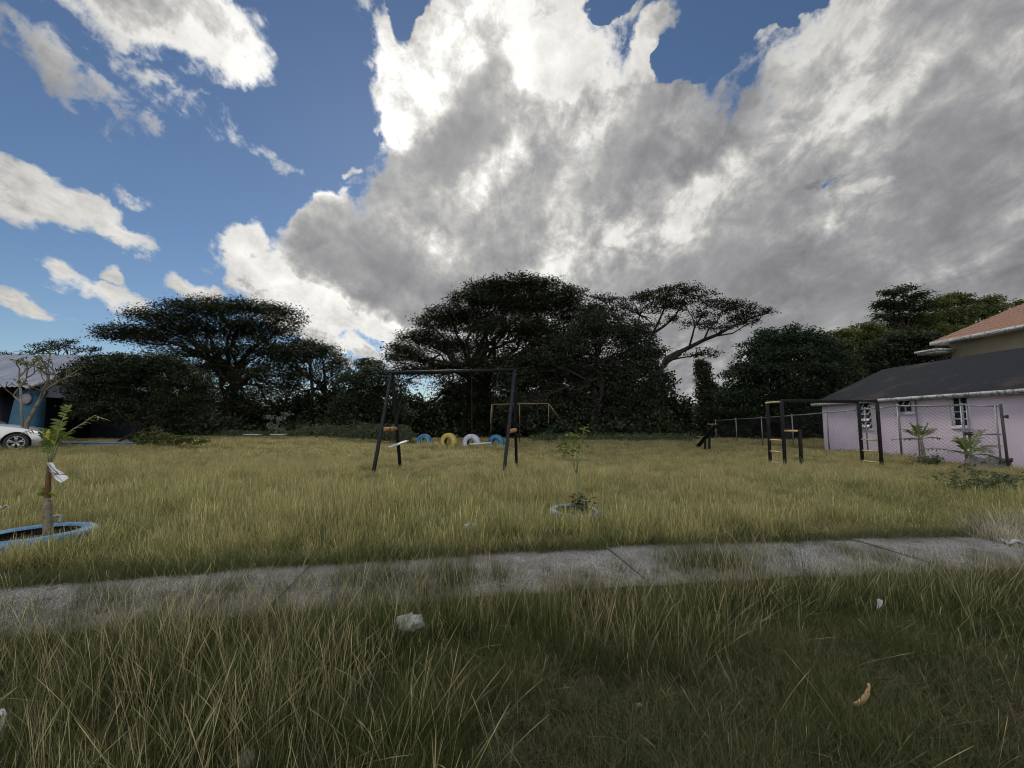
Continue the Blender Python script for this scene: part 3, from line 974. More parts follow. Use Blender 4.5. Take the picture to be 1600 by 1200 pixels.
def build_left_building():
    XG, YE, YR, YB = -22.3, 20.0, 24.0, 28.0
    ZE, ZR = at(30, 598, YE).z, at(100, 555, YR).z
    root = thing('open_shelter', 'low open building with pale zinc roof and tapered blue column', 'building', (XG - 8, YR, 0.4))
    XL = -46.0
    mt = roof_metal()
    rf = MB()
    nf = Vector((0, -(ZR - ZE), (YR - YE))).normalized()
    rib_sheet(rf, (XL, YE - 0.5, ZE - 0.25), (XG + 0.4, YE - 0.5, ZE - 0.25), (XG + 0.4, YR, ZR), (XL, YR, ZR), 110, 0.035, nf)
    nb = Vector((0, (ZR - ZE), (YR - YE))).normalized()
    rib_sheet(rf, (XG + 0.4, YB + 0.5, ZE - 0.25), (XL, YB + 0.5, ZE - 0.25), (XL, YR, ZR), (XG + 0.4, YR, ZR), 110, 0.035, nb)
    roof = rf.build('roof', mt, root)
    rd = MB()
    rd.beam((XG + 0.42, YE - 0.5, ZE - 0.29), (XG + 0.42, YR, ZR - 0.04), 0.05, 0.14)
    rd.beam((XG + 0.42, YB + 0.5, ZE - 0.29), (XG + 0.42, YR, ZR - 0.04), 0.05, 0.14)
    rd.build('barge_board', M['white_trim'], roof)
    gp_ = MB()
    n = 46
    vs, qs = [], []
    for j in range(n + 1):
        y = YE + (YB - YE) * j / n
        zt = ZE + (ZR - ZE) * (1 - abs(y - YR) / (YR - YE)) - 0.1
        x = XG + (0.03 if j % 4 in (1, 2) else 0.0)
        vs += [(x, y, ZE - 0.62), (x, y, max(zt, ZE - 0.5))]
        if j:
            qs.append((2 * j - 2, 2 * j, 2 * j + 1, 2 * j - 1))
    gp_.add(vs, qs)
    gp_.build('gable_panel', mt, root)
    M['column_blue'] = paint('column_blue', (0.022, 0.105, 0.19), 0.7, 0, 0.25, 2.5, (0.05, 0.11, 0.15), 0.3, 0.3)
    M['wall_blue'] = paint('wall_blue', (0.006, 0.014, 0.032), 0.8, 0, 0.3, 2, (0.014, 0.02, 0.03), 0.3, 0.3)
    c0, c1 = at(12, 640, YE), at(50, 640, YE)
    cx, wd = (c0.x + c1.x) / 2 - 0.0, (c1.x - c0.x)
    zt = ZE - 0.35
    col = MB()
    prof = [(0.22, 1.16, 0.62), (1.2, 1.05, 0.58), (2.3, 0.92, 0.54), (zt - 0.25, 0.84, 0.5), (zt, 1.0, 0.6)]
    for (za, wa, da), (zb, wb, db) in zip(prof[:-1], prof[1:]):
        sh = 0.12
        xa, xb = cx + sh * (za - 1.5) / 2, cx + sh * (zb - 1.5) / 2
        vs = [(xa + sx * wa / 2, YE + 0.35 + sy * da / 2, za) for sx, sy in ((-1, -1), (1, -1), (1, 1), (-1, 1))]
        vs += [(xb + sx * wb / 2, YE + 0.35 + sy * db / 2, zb) for sx, sy in ((-1, -1), (1, -1), (1, 1), (-1, 1))]
        col.add(vs, [(0, 1, 5, 4), (1, 2, 6, 5), (2, 3, 7, 6), (3, 0, 4, 7)])
    cobj = col.build('column', M['column_blue'], root)
    sg = MB().lathe([(0.0, 0.0), (0.24, 0.0), (0.26, 0.02), (0.22, 0.05), (0.0, 0.04)], 20, (cx + 0.28, YE - 0.02, at(42, 623, YE).z), Matrix.Rotation(R(90), 3, 'X'))
    sg.build('wall_plate', M['conduit'], cobj)
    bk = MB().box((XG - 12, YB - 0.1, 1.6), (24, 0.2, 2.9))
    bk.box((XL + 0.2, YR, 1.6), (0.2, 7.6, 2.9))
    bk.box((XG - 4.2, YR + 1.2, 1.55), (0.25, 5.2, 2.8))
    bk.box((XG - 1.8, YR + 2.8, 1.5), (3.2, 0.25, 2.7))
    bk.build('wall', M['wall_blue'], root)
    fl = MB().box((XG - 12, YR, 0.26), (24.4, 8.2, 0.22))
    fl.build('floor_slab', M['stone'], root)
    bm = MB().box((XG - 12, YE + 0.3, ZE - 0.28), (24.2, 0.22, 0.26))
    bm.build('eave_beam', M['black_steel'], root)


build_left_building()
_a, _b = at(92, 688, 17.4), at(222, 688, 17.0)
kw = MB().beam((_a.x, _a.y, 0.34), (_b.x, _b.y, 0.36), 0.22, 0.34)
kw.beam((_a.x, _a.y - 0.01, 0.535), (_b.x, _b.y - 0.01, 0.555), 0.28, 0.05)
M['kerb_blue'] = paint('kerb_blue', (0.13, 0.19, 0.29), 0.8, 0, 0.25, 3, (0.24, 0.26, 0.28), 0.3, 0.3)
tag(kw.build('low_wall', M['kerb_blue'], bevel=0.015), 'low faded blue kerb wall between the car and the round bush', 'wall')


# ------------------------------------------------------------------ chain-link fence and gate
def wire_mesh(mb, a, b, z0a, z1a, z0b, z1b, pitch=0.09, r=0.0042):
    a, b = Vector((a[0], a[1], 0)), Vector((b[0], b[1], 0))
    L = (b - a).length
    d = (b - a).normalized()
    nrm = Vector((-d.y, d.x, 0))
    n = int(L / pitch)
    for i in range(n):
        s = (i + 0.5) * pitch
        t = s / L
        zb, zt = z0a + (z0b - z0a) * t, z1a + (z1b - z1a) * t
        rows = max(2, int((zt - zb) / (pitch * 0.62)))
        sg = 1 if i % 2 else -1
        pts = []
        for k in range(rows + 1):
            e = pitch * 0.5 * (1 if k % 2 else -1) * sg
            q = a + d * (s + e) + nrm * (0.004 * sg)
            pts.append(np.array((q.x, q.y, zb + (zt - zb) * k / rows)))
        pts = np.array(pts)
        off = [np.array(d) * r, np.array((nrm.x * 0.5 - d.x * 0.5, nrm.y * 0.5 - d.y * 0.5, 0.6)) * r, np.array((-nrm.x * 0.5 - d.x * 0.5, -nrm.y * 0.5 - d.y * 0.5, -0.6)) * r]
        vs = np.concatenate([pts + o for o in off])
        m = len(pts)
        q = []
        for k in range(m - 1):
            for j in range(3):
                j2 = (j + 1) % 3
                q.append((j * m + k, j * m + k + 1, j2 * m + k + 1, j2 * m + k))
        mb.add(vs, q)


M['conduit_dark'] = paint('dark_grey_pipe', (0.06, 0.055, 0.06), 0.6, 0.2, 0.3, 8, (0.07, 0.045, 0.035), 0.25, 0.2)


def build_fence():
    # (pixel column, height of the top, base level): posts from the far end to the corner, then along to the gate
    far = [(1118, 1.47, 30.6), (1150, 1.55, 27.6), (1190, 1.60, 24.8), (1238, 1.68, 22.0), (1293, 1.77, 19.6), (1353, 1.86, 17.5), (1405, 1.92, 15.9)]
    pts = [(at(u, 661, Y).x, Y, zt) for (u, zt, Y) in far]
    g0 = (at(1505, 661, 13.6).x, 13.6, 1.85)
    pts.append(g0)
    root = thing('chain_link_fence', 'grey chain link fence running back along the pink house', 'fence', (pts[0][0], pts[0][1], 0))
    for i, (x, y, zt) in enumerate(pts):
        r = 0.038 if i in (6, 7) else 0.028
        mb = MB().tube([(x, y, -0.1), (x, y, zt + 0.03)], r, 10)
        mb.lathe([(0.0, 0.05), (r * 0.8, 0.04), (r * 1.25, 0.0), (r * 1.25, -0.03)], 10, (x, y, zt + 0.03))
        mb.build('post', M['galv'], root, smooth=True)
    rail, net = MB(), MB()
    for (p, q) in zip(pts[:-1], pts[1:]):
        rail.tube([(p[0], p[1], p[2]), ((p[0] + q[0]) / 2, (p[1] + q[1]) / 2, (p[2] + q[2]) / 2 - 0.012), (q[0], q[1], q[2])], 0.024, 8)
        wire_mesh(net, (p[0] - 0.03, p[1]), (q[0] - 0.03, q[1]), 0.03, p[2], 0.03, q[2])
    rail.build('top_rail', M['galv'], root, smooth=True)
    net.build('wire_mesh', M['wire'], root)
    # gate leaf hung on its own post
    a = (at(1513, 661, 13.4).x, 13.4, 1.84)
    b = (at(1562, 661, 12.3).x, 12.3, 1.78)
    gate = thing('chain_link_gate', 'chain link gate leaf with a dark grey hinge post by the pink wall', 'gate', (a[0], a[1], 0))
    fm = MB()
    for z in (0.12, 0.98, None):
        za, zb = (a[2], b[2]) if z is None else (z, z)
        fm.tube([(a[0], a[1], za), (b[0], b[1], zb)], 0.022, 8)
    fm.tube([(a[0], a[1], 0.1), (a[0], a[1], a[2] + 0.02)], 0.025, 8)
    fm.tube([(b[0] - 0.03, b[1] + 0.04, 0.1), (b[0] - 0.03, b[1] + 0.04, b[2] + 0.02)], 0.022, 8)
    fm.build('gate_frame', M['galv'], gate, smooth=True)
    nt_ = MB()
    wire_mesh(nt_, a, b, 0.13, a[2], 0.13, b[2])
    nt_.build('wire_mesh', M['wire'], gate)
    ps = MB().tube([(b[0] + 0.05, b[1] - 0.06, -0.1), (b[0] + 0.02, b[1] - 0.05, b[2] + 0.06)], 0.034, 10)
    ps.build('hinge_post', M['conduit_dark'], gate, smooth=True)
    for z in (0.28, 1.48):
        hg = MB().box((b[0] + 0.09, b[1] - 0.07, z), (0.16, 0.05, 0.06), 0.3)
        hg.lathe([(0.0, -0.05), (0.03, -0.05), (0.03, 0.05), (0.0, 0.05)], 8, (b[0] + 0.16, b[1] - 0.06, z))
        hg.build('hinge', M['rust'], gate)
    lt = MB().box((a[0] - 0.04, a[1] - 0.02, 0.98), (0.2, 0.06, 0.1), -0.6)
    lt.box((a[0] - 0.03, a[1] - 0.04, 0.88), (0.07, 0.05, 0.14), -0.6)
    lt.build('latch', M['rust'], gate)


build_fence()


# ------------------------------------------------------------------ trees
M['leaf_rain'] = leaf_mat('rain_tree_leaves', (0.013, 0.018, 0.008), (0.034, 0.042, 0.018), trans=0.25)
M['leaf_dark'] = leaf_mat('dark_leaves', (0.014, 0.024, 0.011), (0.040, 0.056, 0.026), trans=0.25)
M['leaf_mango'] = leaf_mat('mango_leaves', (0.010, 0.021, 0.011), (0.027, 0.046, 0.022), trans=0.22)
M['leaf_light'] = leaf_mat('light_leaves', (0.055, 0.075, 0.028), (0.13, 0.145, 0.06), (0.17, 0.14, 0.06), 0.4, amt2=0.15)
M['leaf_grey'] = leaf_mat('grey_green_leaves', (0.035, 0.052, 0.032), (0.085, 0.105, 0.068), trans=0.35)
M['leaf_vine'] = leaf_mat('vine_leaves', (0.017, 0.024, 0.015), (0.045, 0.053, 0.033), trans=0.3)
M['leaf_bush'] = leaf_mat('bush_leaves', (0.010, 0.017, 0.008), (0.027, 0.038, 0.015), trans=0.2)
M['leaf_weed'] = leaf_mat('weed_leaves', (0.055, 0.075, 0.045), (0.12, 0.14, 0.085), trans=0.35)
M['leaf_shrub'] = leaf_mat('shrub_leaves', (0.05, 0.075, 0.025), (0.13, 0.15, 0.055), (0.25, 0.2, 0.08), 0.4, amt2=0.1)
M['blossom'] = leaf_mat('white_blossom', (0.12, 0.13, 0.12), (0.30, 0.30, 0.31), trans=0.3)


def leaves(mb, cen, rng, L, W, flat=0.5, curl=0.0):
    """A leaf (four-cornered blade) at every row of cen."""
    n = len(cen)
    nrm = rng.normal(size=(n, 3)) * (1 - flat) + np.array([0, 0, 1.0]) * flat * 1.6
    nrm /= np.linalg.norm(nrm, axis=1)[:, None] + 1e-9
    t = np.cross(nrm, rng.normal(size=(n, 3)))
    t /= np.linalg.norm(t, axis=1)[:, None] + 1e-9
    b = np.cross(nrm, t)
    s = rng.uniform(0.65, 1.35, (n, 1))
    l, w_ = L * s / 2, W * s / 2
    droop = np.zeros((n, 3))
    droop[:, 2] = -curl * L
    v = np.stack([cen - t * l, cen + b * w_ - t * l * 0.15, cen + t * l + droop, cen - b * w_ - t * l * 0.15], 1)
    idx = np.arange(n * 4).reshape(n, 4)
    mb.add(v.reshape(-1, 3), idx)


def pad_points(rng, pad, n, top=0.35):
    """n points in an ellipsoid, thicker towards its skin and upper side."""
    c, r = np.array(pad[0]), np.array(pad[1])
    d = rng.normal(size=(n, 3))
    d /= np.linalg.norm(d, axis=1)[:, None]
    rad = rng.uniform(0, 1, n) ** (1 / 2.4)
    d[:, 2] = np.where(rng.uniform(size=n) < top, np.abs(d[:, 2]), d[:, 2])
    return c + d * rad[:, None] * r


def wander(a, b, rng, k=5, amp=0.08, sag=0.0, rise=0.0):
    a, b = np.array(a, float), np.array(b, float)
    L = np.linalg.norm(b - a)
    out = []
    for i in range(k + 1):
        t = i / k
        q = a + (b - a) * t + rng.normal(0, amp * L * math.sin(math.pi * t) * 0.6, 3)
        q[2] += L * (rise - sag) * math.sin(math.pi * t)
        out.append(q)
    return out


def tree(name, label, pads, base, fork, mat, bark=None, seed=0, trunk_r=0.35, density=9.0, leaf=(0.26, 0.12), clump=0.5, per=26, flat=0.5, stems=1, twigs=4,
         group=None, limb_r=0.14, top=0.35, cat='tree', twig_r=0.022, rise=0.12, crown_name='crown'):
    """pads: ((x, y, z), (rx, ry, rz), weight) lumps of foliage. Trunk from base to fork, limbs to every pad, twigs within it."""
    rng = np.random.default_rng(seed)
    leaf, per = (leaf[0] * 0.74, leaf[1] * 0.74), int(per * 1.75)
    root = thing(name, label, cat, tuple(base), group)
    wood = MB()
    base, fork = np.array(base, float), np.array(fork, float)
    forks = []
    for k in range(stems):
        b0 = base + (rng.normal(0, 0.45, 3) * (k > 0)) * np.array([1.6, 1, 0])
        f0 = fork + (rng.normal(0, 0.8, 3) * (k > 0))
        path = wander(b0 - np.array([0, 0, 0.25]), f0, rng, 6, 0.05)
        rr = [trunk_r * (1.35 - 0.55 * min(1, i / 5)) if i == 0 else trunk_r * (1 - 0.4 * i / 6) for i in range(7)]
        sc = 1.0 if k == 0 else rng.uniform(0.4, 0.75)
        wood.tube(path, [r * sc for r in rr], 9)
        forks.append((f0, path))
    crown = MB()
    for (c, r, wt) in pads:
        c, r = np.array(c), np.array(r)
        f0, path = forks[rng.integers(len(forks))]
        st = path[-1] if rng.uniform() < 0.6 else path[-2]
        lim = wander(st, c - np.array([0, 0, r[2] * 0.5]), rng, 6, 0.07, rise=rise)
        lr = limb_r * (0.6 + 0.5 * min(1.5, float(r.max()) / 2))
        wood.tube(lim, [lr * (1 - 0.75 * i / 6) for i in range(7)], 6, cap=False)
        vol_n = max(6, int(1.3 * density * wt * (r[0] * r[1] + r[0] * r[2] + r[1] * r[2]) * 1.1))
        cl = pad_points(rng, (c, r), vol_n, top)
        for q in cl[:max(2, int(twigs * float(r.max())))]:
            s0 = lim[rng.integers(3, 7)]
            tw = wander(s0, q, rng, 4, 0.08, rise=0.06)
            wood.tube(tw, [twig_r * (1.6 - 1.2 * i / 4) for i in range(5)], 4, cap=False)
        off = rng.normal(0, clump * 0.5, (vol_n, per, 3)) * np.array([1, 1, 0.5])
        pts = (cl[:, None, :] + off).reshape(-1, 3)
        keep = rng.uniform(size=len(pts)) < 0.9
        leaves(crown, pts[keep], rng, leaf[0], leaf[1], flat)
    wood.build('trunk', bark or M['bark'], root, smooth=True)
    crown.build(crown_name, mat, root)
    return root


def PX(lst, Y, spread=0.9, seed=0, dmul=1.0):
    """Foliage lumps listed as (u, v, ru, rv[, weight[, depth offset]]) round depth Y."""
    rng = np.random.default_rng(seed)
    out = []
    for e in lst:
        u, v, ru, rv = e[:4]
        wt = e[4] if len(e) > 4 else 1.0
        y = Y + (e[5] if len(e) > 5 else rng.normal(0, spread))
        rx, rz = ru * y / FPX, rv * y / FPX
        out.append((tuple(at(u, v, y)), (rx, max(rx * 0.8, rz) * dmul, rz), wt))
    return out


def foot(u, Y):
    x = at(u, 661, Y).x
    return (x, Y, float(hgt(x, Y)) - 0.05)


def up(u, v, Y):
    return tuple(at(u, v, Y))


# left: wide rain tree, its lower neighbour and the small one in the gap
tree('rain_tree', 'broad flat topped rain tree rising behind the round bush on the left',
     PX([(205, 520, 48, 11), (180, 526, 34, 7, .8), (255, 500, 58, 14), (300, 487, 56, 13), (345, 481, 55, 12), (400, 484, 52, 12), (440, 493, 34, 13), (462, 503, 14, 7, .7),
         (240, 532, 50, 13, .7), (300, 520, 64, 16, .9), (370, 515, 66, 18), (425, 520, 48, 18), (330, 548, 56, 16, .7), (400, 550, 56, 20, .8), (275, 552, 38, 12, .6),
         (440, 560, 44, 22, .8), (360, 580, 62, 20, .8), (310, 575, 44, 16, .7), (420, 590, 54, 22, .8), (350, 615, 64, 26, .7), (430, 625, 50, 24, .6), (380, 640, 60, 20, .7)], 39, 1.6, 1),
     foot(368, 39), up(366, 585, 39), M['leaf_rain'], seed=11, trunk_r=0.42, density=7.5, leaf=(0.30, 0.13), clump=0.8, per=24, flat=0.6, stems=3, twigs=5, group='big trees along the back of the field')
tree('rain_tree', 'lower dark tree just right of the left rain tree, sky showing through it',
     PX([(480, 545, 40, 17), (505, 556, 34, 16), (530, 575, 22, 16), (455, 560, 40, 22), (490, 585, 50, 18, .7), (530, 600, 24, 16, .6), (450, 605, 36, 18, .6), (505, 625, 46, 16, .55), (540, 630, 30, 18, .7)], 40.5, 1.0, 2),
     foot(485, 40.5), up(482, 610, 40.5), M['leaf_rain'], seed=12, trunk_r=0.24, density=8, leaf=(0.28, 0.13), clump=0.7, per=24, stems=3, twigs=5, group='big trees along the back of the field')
tree('small_tree', 'small bushy tree filling the gap between the two biggest tree crowns',
     PX([(575, 572, 24, 12), (590, 590, 32, 20), (560, 600, 32, 22), (600, 620, 34, 22), (560, 635, 44, 24), (610, 650, 40, 22)], 37, 0.6, 3),
     foot(580, 37), up(578, 628, 37), M['leaf_dark'], seed=13, trunk_r=0.16, density=11, leaf=(0.26, 0.13), clump=0.5, stems=2)

# centre: the great dome, the vine-hung mass in front of it and the leaning umbrella branch on the right
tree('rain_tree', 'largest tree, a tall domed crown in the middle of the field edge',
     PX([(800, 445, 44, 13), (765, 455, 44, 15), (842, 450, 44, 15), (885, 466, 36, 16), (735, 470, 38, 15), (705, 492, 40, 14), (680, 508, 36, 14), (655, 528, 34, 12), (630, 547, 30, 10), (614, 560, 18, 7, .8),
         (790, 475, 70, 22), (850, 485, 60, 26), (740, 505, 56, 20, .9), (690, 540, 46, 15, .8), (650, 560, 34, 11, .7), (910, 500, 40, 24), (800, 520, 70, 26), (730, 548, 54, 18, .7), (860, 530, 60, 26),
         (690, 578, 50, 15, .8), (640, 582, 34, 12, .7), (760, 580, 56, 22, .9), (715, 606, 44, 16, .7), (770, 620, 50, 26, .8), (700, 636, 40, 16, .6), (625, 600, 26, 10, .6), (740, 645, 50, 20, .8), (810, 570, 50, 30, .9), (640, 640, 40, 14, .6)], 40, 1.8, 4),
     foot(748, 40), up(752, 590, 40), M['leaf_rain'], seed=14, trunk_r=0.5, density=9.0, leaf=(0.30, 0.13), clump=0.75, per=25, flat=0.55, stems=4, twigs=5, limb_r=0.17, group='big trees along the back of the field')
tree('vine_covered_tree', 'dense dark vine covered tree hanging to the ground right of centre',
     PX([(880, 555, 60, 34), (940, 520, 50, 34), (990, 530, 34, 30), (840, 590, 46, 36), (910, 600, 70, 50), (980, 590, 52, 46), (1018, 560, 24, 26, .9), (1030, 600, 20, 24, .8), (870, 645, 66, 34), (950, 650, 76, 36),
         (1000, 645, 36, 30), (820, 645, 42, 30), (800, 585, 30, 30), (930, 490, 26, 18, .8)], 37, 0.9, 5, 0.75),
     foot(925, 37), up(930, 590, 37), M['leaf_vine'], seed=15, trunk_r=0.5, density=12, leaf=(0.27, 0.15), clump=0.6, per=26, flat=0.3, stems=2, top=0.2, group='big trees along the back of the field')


def leaning_tree():
    Y = 38.5
    rng = np.random.default_rng(33)
    root = thing('rain_tree', 'leaning tree whose long bare limb carries a flat umbrella crown to the right', 'tree', foot(1000, Y), 'big trees along the back of the field')
    wood, crown = MB(), MB()
    P3 = lambda u, v, dy=0: np.array(at(u, v, Y + dy))
    wood.tube([P3(1000, 695), P3(1010, 640), P3(1022, 595), P3(1042, 562), P3(1062, 551)], [0.62, 0.5, 0.42, 0.36, 0.3], 9)
    limbs = [[(1050, 556), (1078, 543), (1100, 531), (1122, 524), (1150, 508), (1178, 496), (1200, 490)],
             [(1078, 543), (1084, 525), (1088, 508), (1082, 494), (1072, 480)],
             [(1100, 531), (1108, 515), (1122, 500), (1130, 486)],
             [(1010, 545), (1018, 524), (1038, 508), (1056, 494), (1066, 470), (1072, 456)],
             [(1018, 524), (1030, 500), (1040, 480), (1046, 462)],
             [(1000, 560), (992, 520), (1000, 492), (1010, 470)],
             [(985, 540), (970, 505), (955, 482), (940, 468)],
             [(1122, 524), (1146, 520), (1168, 508), (1186, 500)],
             [(1042, 562), (1064, 560), (1086, 556), (1106, 552), (1120, 548)]]
    for i, l in enumerate(limbs):
        dy = rng.normal(0, 1.0)
        r0 = [0.22, 0.1, 0.1, 0.16, 0.12, 0.14, 0.13, 0.08, 0.09][i]
        pts = [P3(u, v, dy * min(1, k / 2)) + rng.normal(0, 0.06, 3) for k, (u, v) in enumerate(l)]
        wood.tube(pts, [r0 * (1 - 0.72 * k / (len(l) - 1)) for k in range(len(l))], 7, cap=False)
    pads = PX([(940, 466, 22, 5), (962, 472, 26, 7), (995, 466, 30, 7), (1020, 462, 34, 7), (1050, 454, 34, 6), (1072, 450, 24, 5), (1090, 460, 32, 8), (1120, 474, 36, 8), (1148, 482, 36, 8), (1175, 488, 30, 7), (1198, 489, 14, 5),
               (985, 484, 30, 8, .8), (1030, 480, 36, 9, .9), (1070, 476, 34, 9, .9), (1100, 492, 34, 8, .8), (1135, 500, 36, 8, .8), (1165, 504, 24, 6, .7), (1085, 508, 24, 7, .7), (1050, 500, 26, 7, .6), (1110, 514, 22, 6, .6),
               (1010, 505, 26, 10, .7), (1100, 549, 24, 5, .6), (1076, 557, 20, 4, .5), (1118, 556, 14, 7, .6), (1130, 510, 26, 7, .6), (960, 495, 26, 12, .9), (1040, 470, 40, 7, .8)], Y, 0.9, 6)
    ends = [P3(*l[-1]) for l in limbs] + [P3(*l[len(l) // 2]) for l in limbs]
    for (c, r, wt) in pads:
        c, r = np.array(c), np.array(r)
        n = max(5, int(12 * wt * r[0] * r[1] * 0.9))
        cl = pad_points(rng, (c, r), n, 0.3)
        e = min(ends, key=lambda q: np.linalg.norm(q - c))
        for q in cl[:9]:
            wood.tube(wander(e, q, rng, 4, 0.07, rise=0.05), [0.035, 0.03, 0.022, 0.016, 0.01], 4, cap=False)
        off = rng.normal(0, 0.28, (n, 30, 3)) * np.array([1, 1, 0.35])
        leaves(crown, (cl[:, None] + off).reshape(-1, 3), rng, 0.21, 0.10, 0.55)
    wood.build('trunk', M['bark'], root, smooth=True)
    crown.build('crown', M['leaf_rain'], root)


leaning_tree()
tree('vine_column', 'narrow stump wrapped in vines, pointing up left of the dense tree by the fence',
     PX([(1098, 578, 9, 18), (1102, 605, 13, 26), (1112, 622, 18, 24), (1108, 650, 22, 26), (1093, 566, 5, 8)], 35, 0.15, 7),
     foot(1105, 35), up(1100, 580, 35), M['leaf_vine'], seed=17, trunk_r=0.22, density=26, leaf=(0.2, 0.12), clump=0.3, per=24, flat=0.2, twigs=2, top=0.1)

# right: the dark mango-like tree and the trees behind the houses
tree('round_tree', 'big dense dark green round tree behind the far end of the fence',
     PX([(1235, 532, 52, 24), (1195, 560, 46, 34), (1275, 545, 42, 28), (1165, 592, 36, 34), (1230, 580, 74, 44), (1290, 585, 44, 40), (1150, 630, 34, 36), (1215, 630, 74, 44), (1280, 635, 60, 40), (1140, 655, 30, 26), (1205, 524, 24, 10)], 33, 0.7, 8, 0.8),
     foot(1225, 33), up(1228, 620, 33), M['leaf_mango'], seed=18, trunk_r=0.35, density=10, leaf=(0.34, 0.11), clump=0.55, per=26, flat=0.25, stems=2)
tree('leafy_tree', 'paler yellow green tree behind the dense round one',
     PX([(1312, 528, 30, 12), (1345, 520, 34, 14), (1300, 545, 34, 18), (1350, 545, 40, 22), (1385, 535, 34, 18), (1330, 575, 46, 30), (1380, 570, 40, 28)], 40, 0.9, 9),
     foot(1345, 40), up(1345, 600, 40), M['leaf_light'], seed=19, trunk_r=0.25, density=7.5, leaf=(0.38, 0.2), clump=0.6, per=22, flat=0.5)
tree('tall_tree', 'tallest tree above the pink roof, its leaves in tiered star shaped sprays',
     PX([(1395, 458, 18, 5), (1412, 452, 16, 5), (1430, 464, 22, 6), (1385, 476, 20, 7), (1405, 480, 30, 9), (1440, 482, 20, 8), (1398, 500, 28, 10), (1425, 505, 32, 12), (1390, 520, 26, 10), (1450, 470, 10, 5, .8), (1378, 494, 12, 5)], 43, 0.8, 10),
     foot(1410, 43), up(1410, 500, 43), M['leaf_grey'], seed=20, trunk_r=0.25, density=7.5, leaf=(0.46, 0.18), clump=0.6, per=20, flat=0.65, twigs=6)
tree('leafy_tree', 'wide airy tree standing right behind the orange tiled roof',
     PX([(1468, 478, 22, 10), (1490, 468, 22, 9), (1512, 470, 16, 8), (1540, 472, 20, 7), (1480, 500, 40, 18), (1525, 492, 40, 15), (1450, 505, 26, 15), (1500, 525, 56, 20), (1560, 478, 14, 5, .8), (1455, 525, 40, 18), (1590, 474, 12, 5)], 46, 0.9, 11),
     foot(1495, 46), up(1495, 530, 46), M['leaf_light'], seed=21, trunk_r=0.25, density=6.2, leaf=(0.42, 0.2), clump=0.65, per=20, flat=0.5)
tree('small_tree', 'dark leafy tree close behind the pink house ridge',
     PX([(1420, 535, 44, 20), (1455, 548, 30, 16), (1385, 550, 38, 20), (1420, 565, 56, 20), (1365, 580, 40, 24), (1320, 600, 36, 24)], 33.5, 0.5, 12),
     foot(1400, 33.5), up(1405, 585, 33.5), M['leaf_dark'], seed=22, trunk_r=0.2, density=11, leaf=(0.30, 0.14), clump=0.5, per=24, flat=0.35)
tree('sparse_tree', 'thin branched treetop showing over the zinc roof ridge',
     PX([(92, 540, 26, 6), (72, 545, 22, 6, .8), (108, 534, 14, 5, .8), (128, 545, 16, 5, .5), (55, 551, 14, 3, .5), (145, 547, 12, 5, .4), (10, 554, 8, 2, .3)], 36, 0.6, 13),
     foot(92, 36), up(92, 566, 36), M['leaf_rain'], seed=23, trunk_r=0.18, density=8, leaf=(0.26, 0.1), clump=0.4, per=14, flat=0.4, twigs=7, limb_r=0.07)

# nearer, on the left: the round bush, the low shrub before it, the bare branched tree by the car
tree('round_bush', 'big round clipped looking dark bush in front of the shelter gable', PX([(215, 600, 100, 40), (150, 605, 50, 38), (285, 602, 46, 38), (235, 567, 62, 16), (180, 568, 50, 16), (120, 585, 26, 20), (310, 620, 26, 30), (215, 640, 84, 26), (150, 640, 46, 24), (275, 645, 44, 20)], 19.5, 0.35, 14, 0.8),
     foot(232, 19.5), up(228, 655, 19.5), M['leaf_bush'], seed=24, trunk_r=0.13, density=34, leaf=(0.135, 0.065), clump=0.26, per=26, flat=0.25, stems=4, twigs=3, limb_r=0.05, cat='bush', twig_r=0.01, rise=0.03, top=0.3)
tree('leafy_shrub', 'low spreading shrub with broad pale leaves at the foot of the round bush',
     PX([(238, 684, 26, 9), (270, 686, 28, 9), (300, 688, 26, 8), (222, 690, 16, 6), (318, 690, 12, 5), (250, 672, 14, 8, .6)], 16.6, 0.25, 15),
     foot(262, 16.6), up(262, 690, 16.6), M['leaf_shrub'], seed=25, trunk_r=0.03, density=34, leaf=(0.13, 0.075), clump=0.16, per=14, flat=0.4, stems=4, twigs=5, limb_r=0.018, cat='shrub', twig_r=0.007)
tree('flowering_shrub', 'small pale shrub with white flowers at the dark tree line', PX([(424, 652, 8, 4), (438, 655, 6, 4), (415, 664, 8, 4), (430, 668, 8, 4), (447, 648, 4, 3)], 30, 0.2, 16), foot(430, 30), up(431, 672, 30), M['blossom'], M['pale_bark'], 26, 0.035, 8,
     (0.16, 0.09), 0.3, 9, 0.3, 4, 5, cat='shrub', limb_r=0.03, twig_r=0.012, crown_name='blossom')


